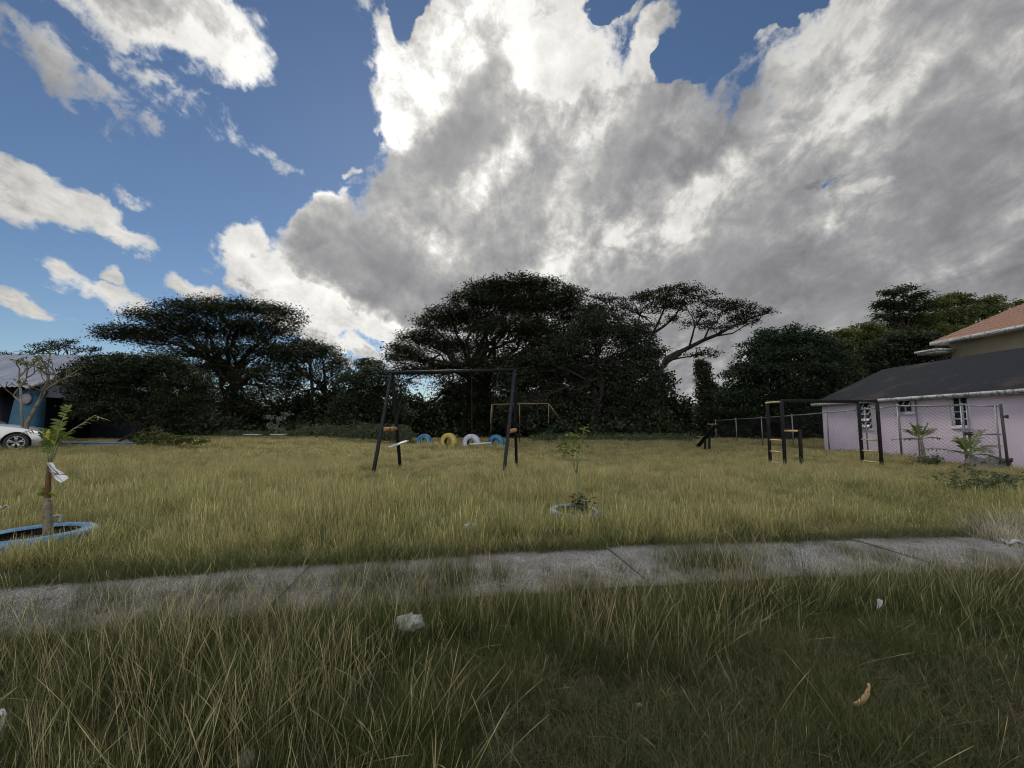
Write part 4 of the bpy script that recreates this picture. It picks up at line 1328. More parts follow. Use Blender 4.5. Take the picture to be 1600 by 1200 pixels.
def bare_tree():
    rng = np.random.default_rng(41)
    Y = 15.2
    root = thing('bare_tree', 'nearly leafless forked tree in front of the blue column', 'tree', foot(40, Y))
    wood, tips = MB(), MB()
    ends = []
    P3 = lambda u, v: np.array(at(u, v, Y))

    def grow(a, d, L, r, lvl):
        d = d / np.linalg.norm(d)
        b = a + d * L
        wood.tube(wander(a, b, rng, 3, 0.05), [r, r * 0.93, r * 0.86, r * 0.8], 6, cap=False)
        if lvl == 0:
            ends.append(b)
            return
        for k in range(2 if rng.uniform() < 0.6 else 3):
            nd = d + rng.normal(0, 0.55, 3)
            nd[2] = abs(nd[2]) * 0.8 + 0.25
            grow(b, nd, L * rng.uniform(0.6, 0.9), r * 0.68, lvl - 1)
    wood.tube([P3(38, 700), P3(42, 662), P3(56, 636), P3(70, 610)], [0.075, 0.062, 0.052, 0.045], 8)
    wood.tube([P3(38, 690), P3(34, 650), P3(32, 606)], [0.05, 0.04, 0.034], 8)
    grow(P3(70, 610), np.array([0.25, 0, 1.0]), 0.42, 0.042, 3)
    grow(P3(70, 610), np.array([0.9, 0.2, 0.7]), 0.40, 0.04, 3)
    grow(P3(62, 625), np.array([0.5, -0.3, 0.8]), 0.40, 0.035, 3)
    grow(P3(32, 606), np.array([-0.25, 0, 1.0]), 0.38, 0.036, 3)
    grow(P3(32, 606), np.array([0.5, 0, 1.0]), 0.42, 0.036, 3)
    grow(P3(33, 628), np.array([-0.9, 0.1, 0.6]), 0.42, 0.03, 2)
    for e in ends:
        n = rng.integers(2, 6)
        leaves(tips, e + rng.normal(0, 0.05, (n, 3)), rng, 0.15, 0.05, 0.4)
    wood.build('trunk', M['pale_bark'], root, smooth=True)
    tips.build('crown', M['leaf_shrub'], root)


bare_tree()


# ------------------------------------------------------------------ undergrowth: one dark mass along the back, weeds in front of it
def undergrowth():
    rng = np.random.default_rng(51)
    mb = MB()
    for (u0, u1, Y, vt, n) in ((60, 1120, 43.5, 630, 1000), (300, 1110, 41, 642, 900), (690, 1080, 42, 606, 700), (320, 560, 42, 628, 300), (330, 560, 36.5, 668, 150), (840, 1120, 36, 664, 260), (1100, 1340, 36, 640, 330), (60, 340, 33, 650, 220), (1250, 1600, 48, 600, 240)):
        us = rng.uniform(u0, u1, n)
        ys = Y + rng.normal(0, 1.0, n)
        hv = vt + (vnoise(us / 26, us * 0, 5) - 0.5) * 46
        for u, y, v in zip(us, ys, hv):
            c = at(u, v, y)
            z = rng.uniform(0.1, 1.0) * max(0.5, c.z)
            pts = np.array([c.x, y, z]) + rng.normal(0, 0.38, (34, 3)) * np.array([1, 1, 0.8])
            leaves(mb, pts[pts[:, 2] > 0], rng, 0.34, 0.18, 0.25)
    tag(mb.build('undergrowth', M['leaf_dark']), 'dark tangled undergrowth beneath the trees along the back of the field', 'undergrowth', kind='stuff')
    far = MB()
    us = rng.uniform(-600, 2200, 2600)
    for u in us:
        y = 75 + rng.normal(0, 4)
        v = 642 + (float(vnoise(u / 40, 0, 6)) - 0.5) * 22
        c = at(u, v, y)
        z = rng.uniform(0.0, 1.0) * max(0.6, c.z)
        pts = np.array([c.x, y, z]) + rng.normal(0, 0.8, (22, 3))
        leaves(far, pts, rng, 0.9, 0.5, 0.25)
    tag(far.build('far_woods', M['leaf_light']), 'distant belt of trees seen in the gaps below the crowns', 'woods', kind='stuff')


undergrowth()


def weeds():
    rng = np.random.default_rng(52)
    mb = MB()
    for (u0, u1, v, n, h) in ((470, 640, 688, 900, 0.75), (560, 640, 686, 400, 1.0), (830, 1090, 690, 500, 0.5), (340, 480, 688, 300, 0.4)):
        us = rng.uniform(u0, u1, n)
        for u in us:
            y = 32 + rng.normal(0, 1.2)
            x = at(u, 661, y).x
            z0 = float(hgt(x, y))
            k = 14
            pts = np.array([x, y, z0]) + np.stack([rng.normal(0, 0.16, k), rng.normal(0, 0.16, k), rng.uniform(0, h, k) * rng.uniform(0.5, 1.2)], 1)
            leaves(mb, pts, rng, 0.22, 0.05, 0.1)
    tag(mb.build('tall_weeds', M['leaf_weed']), 'grey green tall weeds along the foot of the tree line', 'weeds', kind='stuff')


weeds()


# ------------------------------------------------------------------ young palms, saplings and weeds by the path
M['frond'] = leaf_mat('palm_frond', (0.075, 0.105, 0.03), (0.16, 0.19, 0.06), trans=0.45, clump=3.0)
M['frond_dry'] = leaf_mat('dry_frond', (0.28, 0.23, 0.15), (0.42, 0.37, 0.28), trans=0.25, clump=3.0)
M['yellow_leaf'] = leaf_mat('yellow_leaf', (0.34, 0.30, 0.06), (0.48, 0.42, 0.10), trans=0.45, clump=3.0)


def blade(mb, a, d, L, w_, side, droop, rng):
    """One leaflet: a narrow pointed strip bending down along its length."""
    d = d / np.linalg.norm(d)
    s = np.cross(d, side)
    s /= np.linalg.norm(s) + 1e-9
    vs = []
    for k, (t, ww) in enumerate(((0, .35), (.3, 1), (.65, .8), (1, .04))):
        q = a + d * L * t + np.array([0, 0, -droop * L * t * t])
        vs += [q - s * w_ / 2 * ww, q + s * w_ / 2 * ww]
    mb.add(vs, [(0, 1, 3, 2), (2, 3, 5, 4), (4, 5, 7, 6)])


def leaf_part(root, mat, path, rng, stalk='green_stem', name='frond', **kw):
    """One feather leaf as a part: its leaflets, with the stalk as a sub-part."""
    lf, sm = MB(), MB()
    frond(lf, sm, path, rng, **kw)
    o = lf.build(name, mat, root)
    sm.build('stalk', M[stalk], o, smooth=True)


def frond(leafmb, stemmb, path, rng, n=16, L=0.3, w_=0.03, start=0.3, v_angle=0.5, droop=0.3, r=0.008):
    """A feather leaf: midrib along path, leaflets in two rows from `start` on."""
    pts = [np.array(q, float) for q in path]
    stemmb.tube(pts, [r * (1.1 - 0.8 * i / (len(pts) - 1)) for i in range(len(pts))], 6)
    seg = [np.linalg.norm(b - a) for a, b in zip(pts[:-1], pts[1:])]
    tot = sum(seg)
    for k in range(n):
        t = start + (1 - start) * (k + 0.5) / n
        x = t * tot
        i = 0
        while i < len(seg) - 1 and x > seg[i]:
            x -= seg[i]
            i += 1
        a = pts[i] + (pts[i + 1] - pts[i]) * (x / seg[i])
        d = (pts[i + 1] - pts[i]) / seg[i]
        sd = np.cross(d, np.array([0, 0, 1.0]))
        sd /= np.linalg.norm(sd) + 1e-9
        upv = np.cross(sd, d)
        l = L * (0.55 + 0.6 * math.sin(math.pi * min(1, 0.2 + 0.75 * (k / n)))) * rng.uniform(0.8, 1.15)
        for s in (-1, 1):
            if rng.uniform() < 0.06:
                continue
            dd = d * rng.uniform(0.55, 0.9) + sd * s + upv * v_angle * rng.uniform(0.6, 1.2)
            blade(leafmb, a, dd, l, w_ * rng.uniform(0.7, 1.2), upv, droop * rng.uniform(0.5, 1.4), rng)


def arc(a, d, L, bend, k=7):
    """Points of a midrib from a along d, bending down by `bend`."""
    a, d = np.array(a, float), np.array(d, float)
    d /= np.linalg.norm(d)
    return [a + d * L * t + np.array([0, 0, -bend * L * t * t]) for t in np.linspace(0, 1, k)]


M['dry_stalk'] = M['frond_dry']


def left_palm():
    rng = np.random.default_rng(61)
    b = gp(76, 843, 0.05)
    Y = b.y
    P3 = lambda u, v, dy=0: np.array(at(u, v, Y + dy))
    root = thing('young_palm', 'young palm on a brown stake rising from the big blue tyre', 'palm', tuple(b))
    st = MB()
    st.tube([P3(75, 852), P3(75, 826), P3(74, 790), P3(75, 778)], [0.045, 0.043, 0.038, 0.029], 12)
    st.build('trunk', M['palm_stem'], root, smooth=True)
    tp = MB().tube([P3(75, 790), P3(74, 770), P3(76, 745), P3(77, 727)], [0.028, 0.026, 0.022, 0.018], 10)
    tp.build('stalk', M['brown_stake'], root, smooth=True)
    lf = MB()
    # a feather leaf standing up to the right, two shorter ones, and a drooping one behind
    for path, n, L, w_, st_, va, dr, r in (([P3(77, 730), P3(83, 705, -.05), P3(91, 676, -.05), P3(99, 652), P3(108, 634, .05)], 13, 0.095, 0.030, 0.45, 0.5, 0.35, 0.007),
                                           ([P3(77, 730), P3(73, 705), P3(69, 690), P3(66, 672)], 8, 0.09, 0.030, 0.55, 0.5, 0.3, 0.006),
                                           ([P3(77, 730), P3(80, 705), P3(82, 690), P3(83, 668)], 9, 0.10, 0.034, 0.48, 0.5, 0.3, 0.006),
                                           ([P3(77, 730), P3(76, 712, .1), P3(78, 692, .12), P3(75, 680, .1)], 7, 0.09, 0.034, 0.5, 0.5, 0.4, 0.006),
                                           ([P3(77, 730), P3(88, 705, .1), P3(95, 690, .12), P3(104, 676, .1)], 8, 0.10, 0.022, 0.6, 0.3, 0.4, 0.006)):
        leaf_part(root, M['frond'], path, rng, n=n, L=L, w_=w_, start=st_, v_angle=va, droop=dr, r=r)
    lw = P3(70, 772)
    for k in range(7):
        blade(lf, lw + rng.normal(0, 0.02, 3), np.array([rng.normal(0, 1), rng.normal(0, .5), rng.uniform(.1, .9)]), 0.11, 0.045, np.array([0, 1, 0.2]), 0.3, rng)
    lf.build('basal_leaves', M['frond'], root)
    yl = MB()
    for (u, v, d, l) in ((70, 682, (0.6, 0, 0.12), 0.16), (72, 678, (0.7, .1, 0.3), 0.14), (74, 686, (0.5, -.1, -0.1), 0.13)):
        blade(yl, P3(u, v), np.array(d), l, 0.075, np.array([0, 1, 0.3]), 0.15, rng)
    yl.build('yellow_leaf', M['yellow_leaf'], root)
    for path, n, L in (([P3(80, 720), P3(92, 690, .2), P3(112, 672, .3), P3(135, 658, .35), P3(148, 649, .35), P3(163, 655, .35)], 9, 0.09),
                       ([P3(72, 700), P3(66, 672, .1), P3(50, 671, .15), P3(38, 676, .2)], 6, 0.07)):
        leaf_part(root, M['frond_dry'], path, rng, 'dry_stalk', 'dry_frond', n=n, L=L, w_=0.012, start=0.5, v_angle=0.0, droop=0.5, r=0.007)
    # white cloth tied round the stake: a thing of its own
    c = MB()
    n, m = 12, 5
    vs = []
    for i in range(n + 1):
        t = i / n
        q = P3(78 + 24 * t, 724 + 30 * t + 3 * math.sin(t * 5), -0.03)
        wd = 0.012 + 0.05 * t ** 0.8
        for j in range(m):
            s = (j / (m - 1) - 0.5)
            vs.append(q + np.array([0.5 * s * wd * 1.3, 0.03 * math.sin(s * 9 + t * 4), -0.85 * s * wd * 0.4 + 0.012 * math.sin(j * 2.1 + t * 6)]) + np.array([0, -0.012, 0.8 * s * wd]))
    q = [(i * m + j, i * m + j + 1, (i + 1) * m + j + 1, (i + 1) * m + j) for i in range(n) for j in range(m - 1)]
    c.add(vs, q)
    vs2 = [np.array(v_) + np.array([0.035 * (i / len(vs)), 0.02, 0.02 * (i / len(vs))]) for i, v_ in enumerate(vs[:40])]
    c.add(vs2, [(i * m + j, i * m + j + 1, (i + 1) * m + j + 1, (i + 1) * m + j) for i in range(7) for j in range(m - 1)])
    c.tube([P3(74, 727, -0.02), P3(76, 725, -0.035), P3(79, 726, -0.02), P3(78, 727, 0.025), P3(75, 727, 0.025), P3(74, 727, -0.02)], 0.009, 6)
    tag(c.build('cloth_strip', M['cloth'], smooth=True), 'white cloth strip knotted on the young palm stake, blowing right', 'cloth')


left_palm()


def small_palm(base, top, label, fr, seed, trunk_r, sc=1.0):
    """fr: list of (direction, length, bend) of its leaves."""
    rng = np.random.default_rng(seed)
    root = thing('young_palm', label, 'palm', tuple(base))
    MB().tube(wander(np.array(base) - np.array([0, 0, .1]), np.array(top), rng, 4, 0.02), [trunk_r * 1.3, trunk_r, trunk_r * .9, trunk_r * .75, trunk_r * .6], 8).build('trunk', M['palm_stem'], root, smooth=True)
    for (d, L, bend) in fr:
        leaf_part(root, M['frond'], arc(top, d, L, bend), rng, n=15, L=0.2 * sc, w_=0.034 * sc, start=0.28, v_angle=0.3, droop=0.35, r=0.009)


b = gp(1524, 762, 0.0)
small_palm(b, at(1514, 712, b.y), 'taller young palm at the right with arching leaves over the weeds',
           [((-0.9, 0.2, 0.42), 0.95, 0.30), ((0.95, 0.1, 0.55), 0.8, 0.25), ((0.45, -0.1, 1.0), 0.62, 0.1), ((-0.5, -0.2, 0.35), 0.4, 0.35), ((0.1, 0.5, 1.0), 0.42, 0.1), ((0.55, -0.5, 0.3), 0.4, 0.4), ((0.85, 0.4, 0.5), 0.95, 0.42), ((-0.25, 0.2, 0.8), 0.35, 0.15)], 62, 0.034)
b = gp(1440, 712, 0.0)
b = Vector((at(1440, 661, 13.6).x, 13.6, 0))
small_palm(b, at(1439, 687, b.y), 'short fan leaved young palm standing against the chain link fence',
           [((-0.8, 0.1, 0.8), 0.62, 0.2), ((0.8, 0.1, 0.8), 0.66, 0.2), ((0.3, -0.2, 1.0), 0.6, 0.1), ((-0.35, 0.2, 1.0), 0.6, 0.1), ((-1, 0, 0.35), 0.55, 0.3), ((1, -0.1, 0.4), 0.6, 0.3), ((0, 0.3, 1), 0.5, 0.1), ((-1, .1, 0.1), 0.85, 0.1)], 63, 0.06, 1.1)


def sapling():
    rng = np.random.default_rng(64)
    b = gp(906, 806, 0.03)
    Y = b.y
    P3 = lambda u, v, dy=0: np.array(at(u, v, Y + dy))
    root = thing('sapling', 'thin leafy sapling growing out of the pale tyre ring', 'sapling', tuple(b))
    st = MB()
    st.tube([P3(905, 812), P3(903, 775), P3(902, 745), P3(901, 738)], [0.016, 0.014, 0.012, 0.010], 7)
    br = [[(901, 740), (893, 722), (884, 706), (876, 692), (872, 688)], [(901, 742), (902, 718), (901, 700), (897, 684), (893, 676)], [(901, 742), (904, 718), (907, 695), (911, 678), (914, 666)], [(898, 728), (895, 716), (891, 708)]]
    for l in br:
        st.tube([P3(u, v, rng.normal(0, .03)) for u, v in l], [0.007 * (1 - 0.13 * k) for k in range(len(l))], 6)
    st.build('stem', M['green_stem'], root, smooth=True)
    lf = MB()
    for (u, v, n, sp) in ((876, 694, 9, 0.035), (884, 706, 6, .03), (880, 688, 6, .03), (890, 712, 7, .035), (893, 680, 9, .035), (898, 688, 8, .04), (901, 697, 6, .03), (911, 680, 8, .035), (914, 668, 9, .03), (908, 690, 7, .035), (890, 703, 5, .03), (903, 705, 3, .02)):
        for k in range(n):
            blade(lf, P3(u, v) + rng.normal(0, sp, 3), np.array([rng.normal(0, 1), rng.normal(0, .7), rng.uniform(-.5, .9)]), rng.uniform(0.055, 0.10), 0.034, np.array([rng.normal(), rng.normal(), .6]), 0.3, rng)
    lf.build('leaves', M['frond'], root)


sapling()


def weed_bush(u, v, Y, w_, h, label, n, seed):
    rng = np.random.default_rng(seed)
    c = at(u, 661, Y)
    root = thing('weed_bush', label, 'weed', (c.x, Y, 0), 'grey green weeds by the right end of the path')
    st, lf = MB(), MB()
    for k in range(n):
        d = np.array([rng.normal(0, w_ * 0.5), rng.normal(0, w_ * 0.4), h * rng.uniform(0.5, 1.1)])
        base = np.array([c.x + rng.normal(0, w_ * .15), Y + rng.normal(0, w_ * .15), 0.0])
        pts = wander(base, base + d, rng, 5, 0.07)
        st.tube(pts, [0.006, 0.005, 0.0045, 0.004, 0.003, 0.002], 5, cap=False)
        for q in pts[1:]:
            for j in range(6):
                blade(lf, q + rng.normal(0, 0.03, 3), np.array([rng.normal(), rng.normal(), rng.uniform(-.2, .8)]), rng.uniform(0.04, 0.09), 0.03, np.array([rng.normal(), rng.normal(), .6]), 0.3, rng)
    st.build('stem', M['green_stem'], root)
    lf.build('leaves', M['leaf_weed'], root)


weed_bush(1500, 770, 7.7, 0.42, 0.42, 'low grey green weed at the left of the taller palm stem', 15, 71)
weed_bush(1556, 765, 7.6, 0.45, 0.48, 'larger grey green weed at the right of the taller palm stem', 20, 72)
weed_bush(1452, 705, 13.3, 0.4, 0.3, 'leafy weed clump at the foot of the fan leaved palm', 26, 73)
weed_bush(906, 800, 5.95, 0.15, 0.30, 'greyish weed clump growing inside the pale tyre ring', 9, 74)


# ------------------------------------------------------------------ near swing frame
def build_swing_frame():
    BZ = 2.70
    FL, FR, BL, BR = gp(582, 741), gp(786, 747), gp(626, 731), gp(807, 731)
    TL, TR = at(613, 583, 11.95), at(803, 578, 11.55)
    root = thing('swing_stand', 'black steel A frame swing stand in the middle of the grass', 'swing stand', (-1.6, 11.6, 0))
    MB().tube([TL + Vector((-0.06, 0, 0)), TR + Vector((0.06, 0, 0))], 0.052, 12).build('top_bar', M['black_steel'], root, smooth=True)
    ends = []
    for nm, T, B, o in (('leg', TL, FL, -0.03), ('leg', TL, BL, 0.06), ('leg', TR, FR, -0.03), ('leg', TR, BR, 0.05)):
        B = Vector((B.x, B.y, -0.1))
        t = Vector((T.x + (0.02 if T is TR else -0.02), T.y + o, T.z - 0.02))
        d = (B - t).normalized()
        x = d.cross(Vector((1, 0, 0))).normalized()
        mb = MB()
        # square tube with rounded corners
        mb.beam(t, B, 0.085, 0.085, up=(1, 0, 0))
        mb.build('leg', M['navy_steel'], root, bevel=0.012)
        ends.append((t, B))
    for (a, b), n in (((0, 1), 2), ((2, 3), 1)):
        def on(i, z):
            t, B = ends[i]
            k = (t.z - z) / (t.z - B.z)
            return t + (B - t) * k
        z0 = at(620, 671, ends[a][0].y).z if a == 0 else at(800, 674, 11.3).z
        p, q = on(a, z0), on(b, z0 + 0.02)
        MB().tube([p, q], 0.03, 10).build('cross_bar', M['black_steel'], root, smooth=True)
        d = q - p
        for (t0, t1) in ((0.08, 0.46), (0.56, 0.94)):
            g_ = MB()
            g_.tube([p + d * t0, p + d * (t0 + 0.01), p + d * (t1 - 0.01), p + d * t1], [0.045, 0.056, 0.056, 0.045], 14)
            g_.build('foam_grip', M['orange_foam'], root, smooth=True)
    for t in (0.13, 0.33, 0.66, 0.87):
        q = TL + (TR - TL) * t
        hk = MB().lathe([(0.056, -0.02), (0.066, -0.02), (0.066, 0.02), (0.056, 0.02)], 12, tuple(q), Matrix.Rotation(R(90), 3, 'Y'), closed=True)
        hk.tube([q + Vector((0, 0, -0.05)), q + Vector((0, 0, -0.1))], 0.009, 6)
        hk.build('hanger', M['black_steel'], root, smooth=True)
    return TL, TR


def chain_links(mb, a, b, step=0.045, r=0.0035):
    a, b = Vector(a), Vector(b)
    L = (b - a).length
    n = int(L / step)
    d = (b - a).normalized()
    x = d.cross(Vector((0.3, 1, 0.1))).normalized()
    y = d.cross(x)
    for i in range(n):
        c = a + d * (i + 0.5) * step
        s = x if i % 2 else y
        pts = []
        for k in range(7):
            t = 2 * math.pi * k / 6
            pts.append(c + s * (math.cos(t) * 0.011) + d * (math.sin(t) * step * 0.62))
        mb.tube(pts, r, 4, cap=False)


TL, TR = build_swing_frame()


def build_swing(label, hang, seat_pts, drop_pts):
    """seat_pts: the two ends of the plank (world); its chains run up to the top bar."""
    a, b = [Vector(q) for q in seat_pts]
    root = thing('swing', label, 'swing', tuple((a + b) / 2), 'swings hanging from the black stand')
    d = (b - a).normalized()
    st = MB()
    sd = Vector((0, 0, 1)).cross(d).normalized()
    u = d.cross(sd).normalized()
    if u.z < 0:
        u = -u
    m = Matrix((d, sd, u)).transposed()
    st.box((a + b) / 2, ((b - a).length, 0.13, 0.035), m)
    st.build('seat', M['white_board'], root, bevel=0.012)
    for q, h in zip((a + d * 0.05, b - d * 0.05), hang):
        ch = MB()
        h = Vector(h)
        k = h + Vector((0, 0, -0.1))
        chain_links(ch, k, q + u * 0.12)
        for s in (-1, 1):
            ch.tube([q + u * 0.12, q + sd * (0.055 * s) + u * 0.02, q + sd * (0.055 * s) - u * 0.02], 0.005, 5)
        ch.build('chain', M['chain'], root)


hp = lambda t: TL + (TR - TL) * t
build_swing('grey white plank swing hanging crooked at the left end of the stand', (hp(0.13), hp(0.33)), (at(608, 699, 11.55), at(636, 689, 12.25)), None)
build_swing('white plank swing hanging level at the right end of the stand', (hp(0.66), hp(0.87)), (at(735, 694, 11.75), at(768, 692, 11.65)), None)


# ------------------------------------------------------------------ half buried tyres
def tyre(name, label, c, Ro, tube_r, width, rot, mat, group=None, tread=22, squash=1.0, base_off=0.0):
    """A tyre lying round its axis (local z), turned by rot: carcass with tread blocks, beads, dark lining."""
    root = thing(name, label, 'tyre', tuple(c), group)
    prof = []
    hw = width / 2
    ri = Ro - tube_r
    for (r, z) in ((ri, -hw * 0.62), (ri + tube_r * 0.12, -hw * 0.86), (ri + tube_r * 0.5, -hw), (Ro - tube_r * 0.15, -hw * 0.86), (Ro, -hw * 0.62), (Ro + 0.004, -hw * 0.22), (Ro + 0.004, hw * 0.22), (Ro, hw * 0.62),
                   (Ro - tube_r * 0.15, hw * 0.86), (ri + tube_r * 0.5, hw), (ri + tube_r * 0.12, hw * 0.86), (ri, hw * 0.62)):
        prof.append((r, z * squash))
    mb = MB().lathe(prof, 64, tuple(c), rot)
    # tread grooves: raised blocks round the crown
    n = tread * 2
    for k in range(n):
        a0, a1 = 2 * math.pi * (k + 0.12) / n, 2 * math.pi * (k + 0.82) / n
        for (z0, z1) in ((-hw * 0.58, -hw * 0.08), (hw * 0.08, hw * 0.58)):
            vs = []
            for r in (Ro - 0.004, Ro + 0.012):
                for a in (a0, a1):
                    for z in (z0, z1):
                        q = Vector((r * math.cos(a), r * math.sin(a), z * squash))
                        vs.append(tuple(rot @ q + Vector(c)))
            mb.add(vs, [(4, 5, 7, 6), (0, 4, 6, 2), (1, 3, 7, 5), (0, 1, 5, 4), (2, 6, 7, 3)])
    mb.build('carcass', mat, root, smooth=True)
    ins = [(ri, -hw * 0.62 * squash), (ri + 0.012, -hw * 0.6 * squash), (ri + tube_r * 0.55, -hw * 0.86 * squash), (Ro - 0.03, -hw * 0.5 * squash), (Ro - 0.03, hw * 0.5 * squash), (ri + tube_r * 0.55, hw * 0.86 * squash), (ri + 0.012, hw * 0.6 * squash), (ri, hw * 0.62 * squash)]
    MB().lathe(ins, 48, tuple(c), rot).build('lining', M['rubber'], root, smooth=True)
    return root


for (u, vt, D, mk, lab, yaw, Y) in ((663.5, 677.5, 0.86, 'tyre_blue', 'blue half buried tyre at the left end of the row', 28, 21.6),
                                    (701.5, 676, 0.86, 'tyre_yellow', 'yellow half buried tyre between the blue and the white one', 24, 21.5),
                                    (737, 677.5, 0.88, 'tyre_white', 'white half buried tyre beside the yellow one', 20, 21.4),
                                    (775.5, 678.5, 0.82, 'tyre_blue', 'blue half buried tyre at the right end, behind the white plank swing', 22, 21.8)):
    zt = at(u, vt, Y).z
    c = Vector((at(u, 661, Y).x, Y, zt - D / 2 - 0.03))
    rot = Matrix.Rotation(R(-yaw), 3, 'Z') @ Matrix.Rotation(R(90), 3, 'X')
    tyre('half_buried_tyre', lab, c, D / 2, 0.235, 0.32, rot, M[mk], 'half buried tyres in a row across the grass')


# ------------------------------------------------------------------ planters by the path
def flat_tyre(label, c, Ro, hgt_, tube, mat, tilt=(0, 0), soil=True):
    rot = Matrix.Rotation(R(tilt[0]), 3, 'X') @ Matrix.Rotation(R(tilt[1]), 3, 'Y')
    root = tyre('tyre_planter', label, c, Ro, tube, hgt_, rot, mat, None, 26)
    if soil:
        rng = np.random.default_rng(5)
        ri = Ro - tube * 0.6
        sp = MB()
        n, k = 36, 7
        vs = [(c[0], c[1], c[2] - 0.02)]
        for j in range(1, k + 1):
            for i in range(n):
                a = 2 * math.pi * i / n
                r = ri * j / k
                x, y = c[0] + r * math.cos(a), c[1] + r * math.sin(a)
                vs.append((x, y, c[2] - 0.03 + 0.05 * (float(vnoise(x * 14, y * 14, 3)) - 0.5)))
        ts = [(0, 1 + i, 1 + (i + 1) % n) for i in range(n)]
        qs = [(1 + j * n + i, 1 + (j + 1) * n + i, 1 + (j + 1) * n + (i + 1) % n, 1 + j * n + (i + 1) % n) for j in range(k - 1) for i in range(n)]
        sp.add(vs, qs, ts)
        sp.build('soil', M['soil'], root, smooth=True)


lc = gp(50, 846, 0.06)
flat_tyre('large sky blue painted truck tyre holding the young palm beside the path', (lc.x, lc.y, 0.09), 0.50, 0.15, 0.13, M['planter_blue'], (0, -1.5))
cc = gp(899, 808, 0.06)
flat_tyre('thin pale blue tyre ring half lost in the grass round the sapling', (cc.x, cc.y, 0.11), 0.33, 0.11, 0.07, M['planter_pale'], (3, 2))


# ------------------------------------------------------------------ climbing frame with yellow rungs
def build_climber():
    root = thing('climbing_frame', 'black climbing frame with yellow rungs in front of the chain link fence', 'climbing frame', tuple(gp(1290, 732)))
    A, B = gp(1227, 733), gp(1204, 729)           # near and far post of the left ladder
    C, D = gp(1378, 731), gp(1348, 727)           # right ladder
    E = gp(1253, 735)                             # post of the low bar
    tz = 1.93
    def post(P, top, lean=0.0):
        mb = MB().beam((P.x, P.y, -0.1), (P.x + lean, P.y, top), 0.075, 0.075, up=(0, 1, 0))
        mb.build('post', M['black_steel'], root, bevel=0.01)
    for P in (A, B, C, D):
        post(P, tz)
    post(E, 1.12)
    def at_h(P, z):
        return Vector((P.x, P.y, z))
    for (P, Q) in ((A, C), (B, D)):
        MB().beam(at_h(P, tz + 0.02), at_h(Q, tz + 0.02), 0.06, 0.06).build('top_beam', M['black_steel'], root, bevel=0.01)
    for (P, Q) in ((A, B), (C, D)):
        hs = [0.14, 0.46, 0.80]
        for z in hs:
            MB().tube([at_h(P, z), at_h(Q, z)], 0.026, 10).build('rung', M['yellow_paint'], root, smooth=True)
    MB().tube([at_h(A, tz - 0.02), at_h(B, tz - 0.02) - Vector((0.04, 0, 0))], 0.028, 10).build('rung', M['yellow_paint'], root, smooth=True)
    MB().tube([at_h(C, tz + 0.055), at_h(D, tz + 0.055)], 0.022, 10).build('rung', M['black_steel'], root, smooth=True)
    MB().tube([at_h(A, 1.08), at_h(E, 1.08)], 0.03, 10).build('low_bar', M['yellow_paint'], root, smooth=True)


build_climber()


# ------------------------------------------------------------------ far frame, yellow above and black below
def build_far_frame():
    Y = 27.5
    P = lambda u, v, dy=0: at(u, v, Y + dy)
    root = thing('play_stand', 'yellow and black tubular frame at the dark tree line', 'play stand', tuple(P(812, 688)))
    top = MB()
    top.tube([P(767.5, 632), P(812, 631), P(857.5, 630.5)], 0.03, 8)
    top.build('top_bar', M['mustard_paint'], root, smooth=True)
    for (ut, ub, dy) in ((768, 764.5, -0.6), (769, 768, 0.8), (812, 812, 0), (857, 858, 0), (858, 904, 0.4)):
        T, B = P(ut, 631.5), P(ub, 694, dy)
        B.z = -0.1
        k = 0.48 if ub != 904 else 0.36
        m = T + (B - T) * k
        leg = MB().tube([T, m], 0.027, 8).build('leg', M['mustard_paint'], root, smooth=True)
        MB().tube([m, B], 0.026, 8).build('lower_leg', M['black_steel'], leg, smooth=True)


build_far_frame()


# ------------------------------------------------------------------ seesaw
def build_seesaw():
    Y = 21.5
    root = thing('seesaw', 'black seesaw with yellow handles, tilted up towards the fence', 'seesaw', tuple(at(1105, 695, Y)))
    lo, hi_ = at(1091, 697, Y + 0.5), at(1119, 664, Y - 0.7)
    d = (hi_ - lo).normalized()
    MB().beam(lo, hi_, 0.24, 0.07).build('board', M['black_steel'], root, bevel=0.01)
    for (u, dy) in ((1101.5, 0.05), (1108, -0.1)):
        b = at(u, 698, Y + dy)
        b.z = -0.1
        t = at(u + 0.5, 680 if u < 1105 else 676, Y + dy)
        MB().beam(b, t, 0.09, 0.09).build('post', M['black_steel'], root, bevel=0.01)
    for q, w_ in ((hi_ - d * 0.35, 0.22), (lo + d * 0.35, 0.22)):
        h = MB().tube([q, q + Vector((0, 0, 0.26))], 0.02, 8)
        h.tube([q + Vector((-w_, 0.0, 0.26)), q + Vector((w_, 0.0, 0.26))], 0.026, 8)
        h.build('handle', M['mustard_paint'], root, smooth=True)
    MB().tube([lo + d * 0.15 + Vector((-0.28, 0.05, 0.32)), lo + d * 0.15 + Vector((-0.28, 0.05, 0.0))], 0.018, 8).build('foot_rest', M['mustard_paint'], root, smooth=True)


build_seesaw()


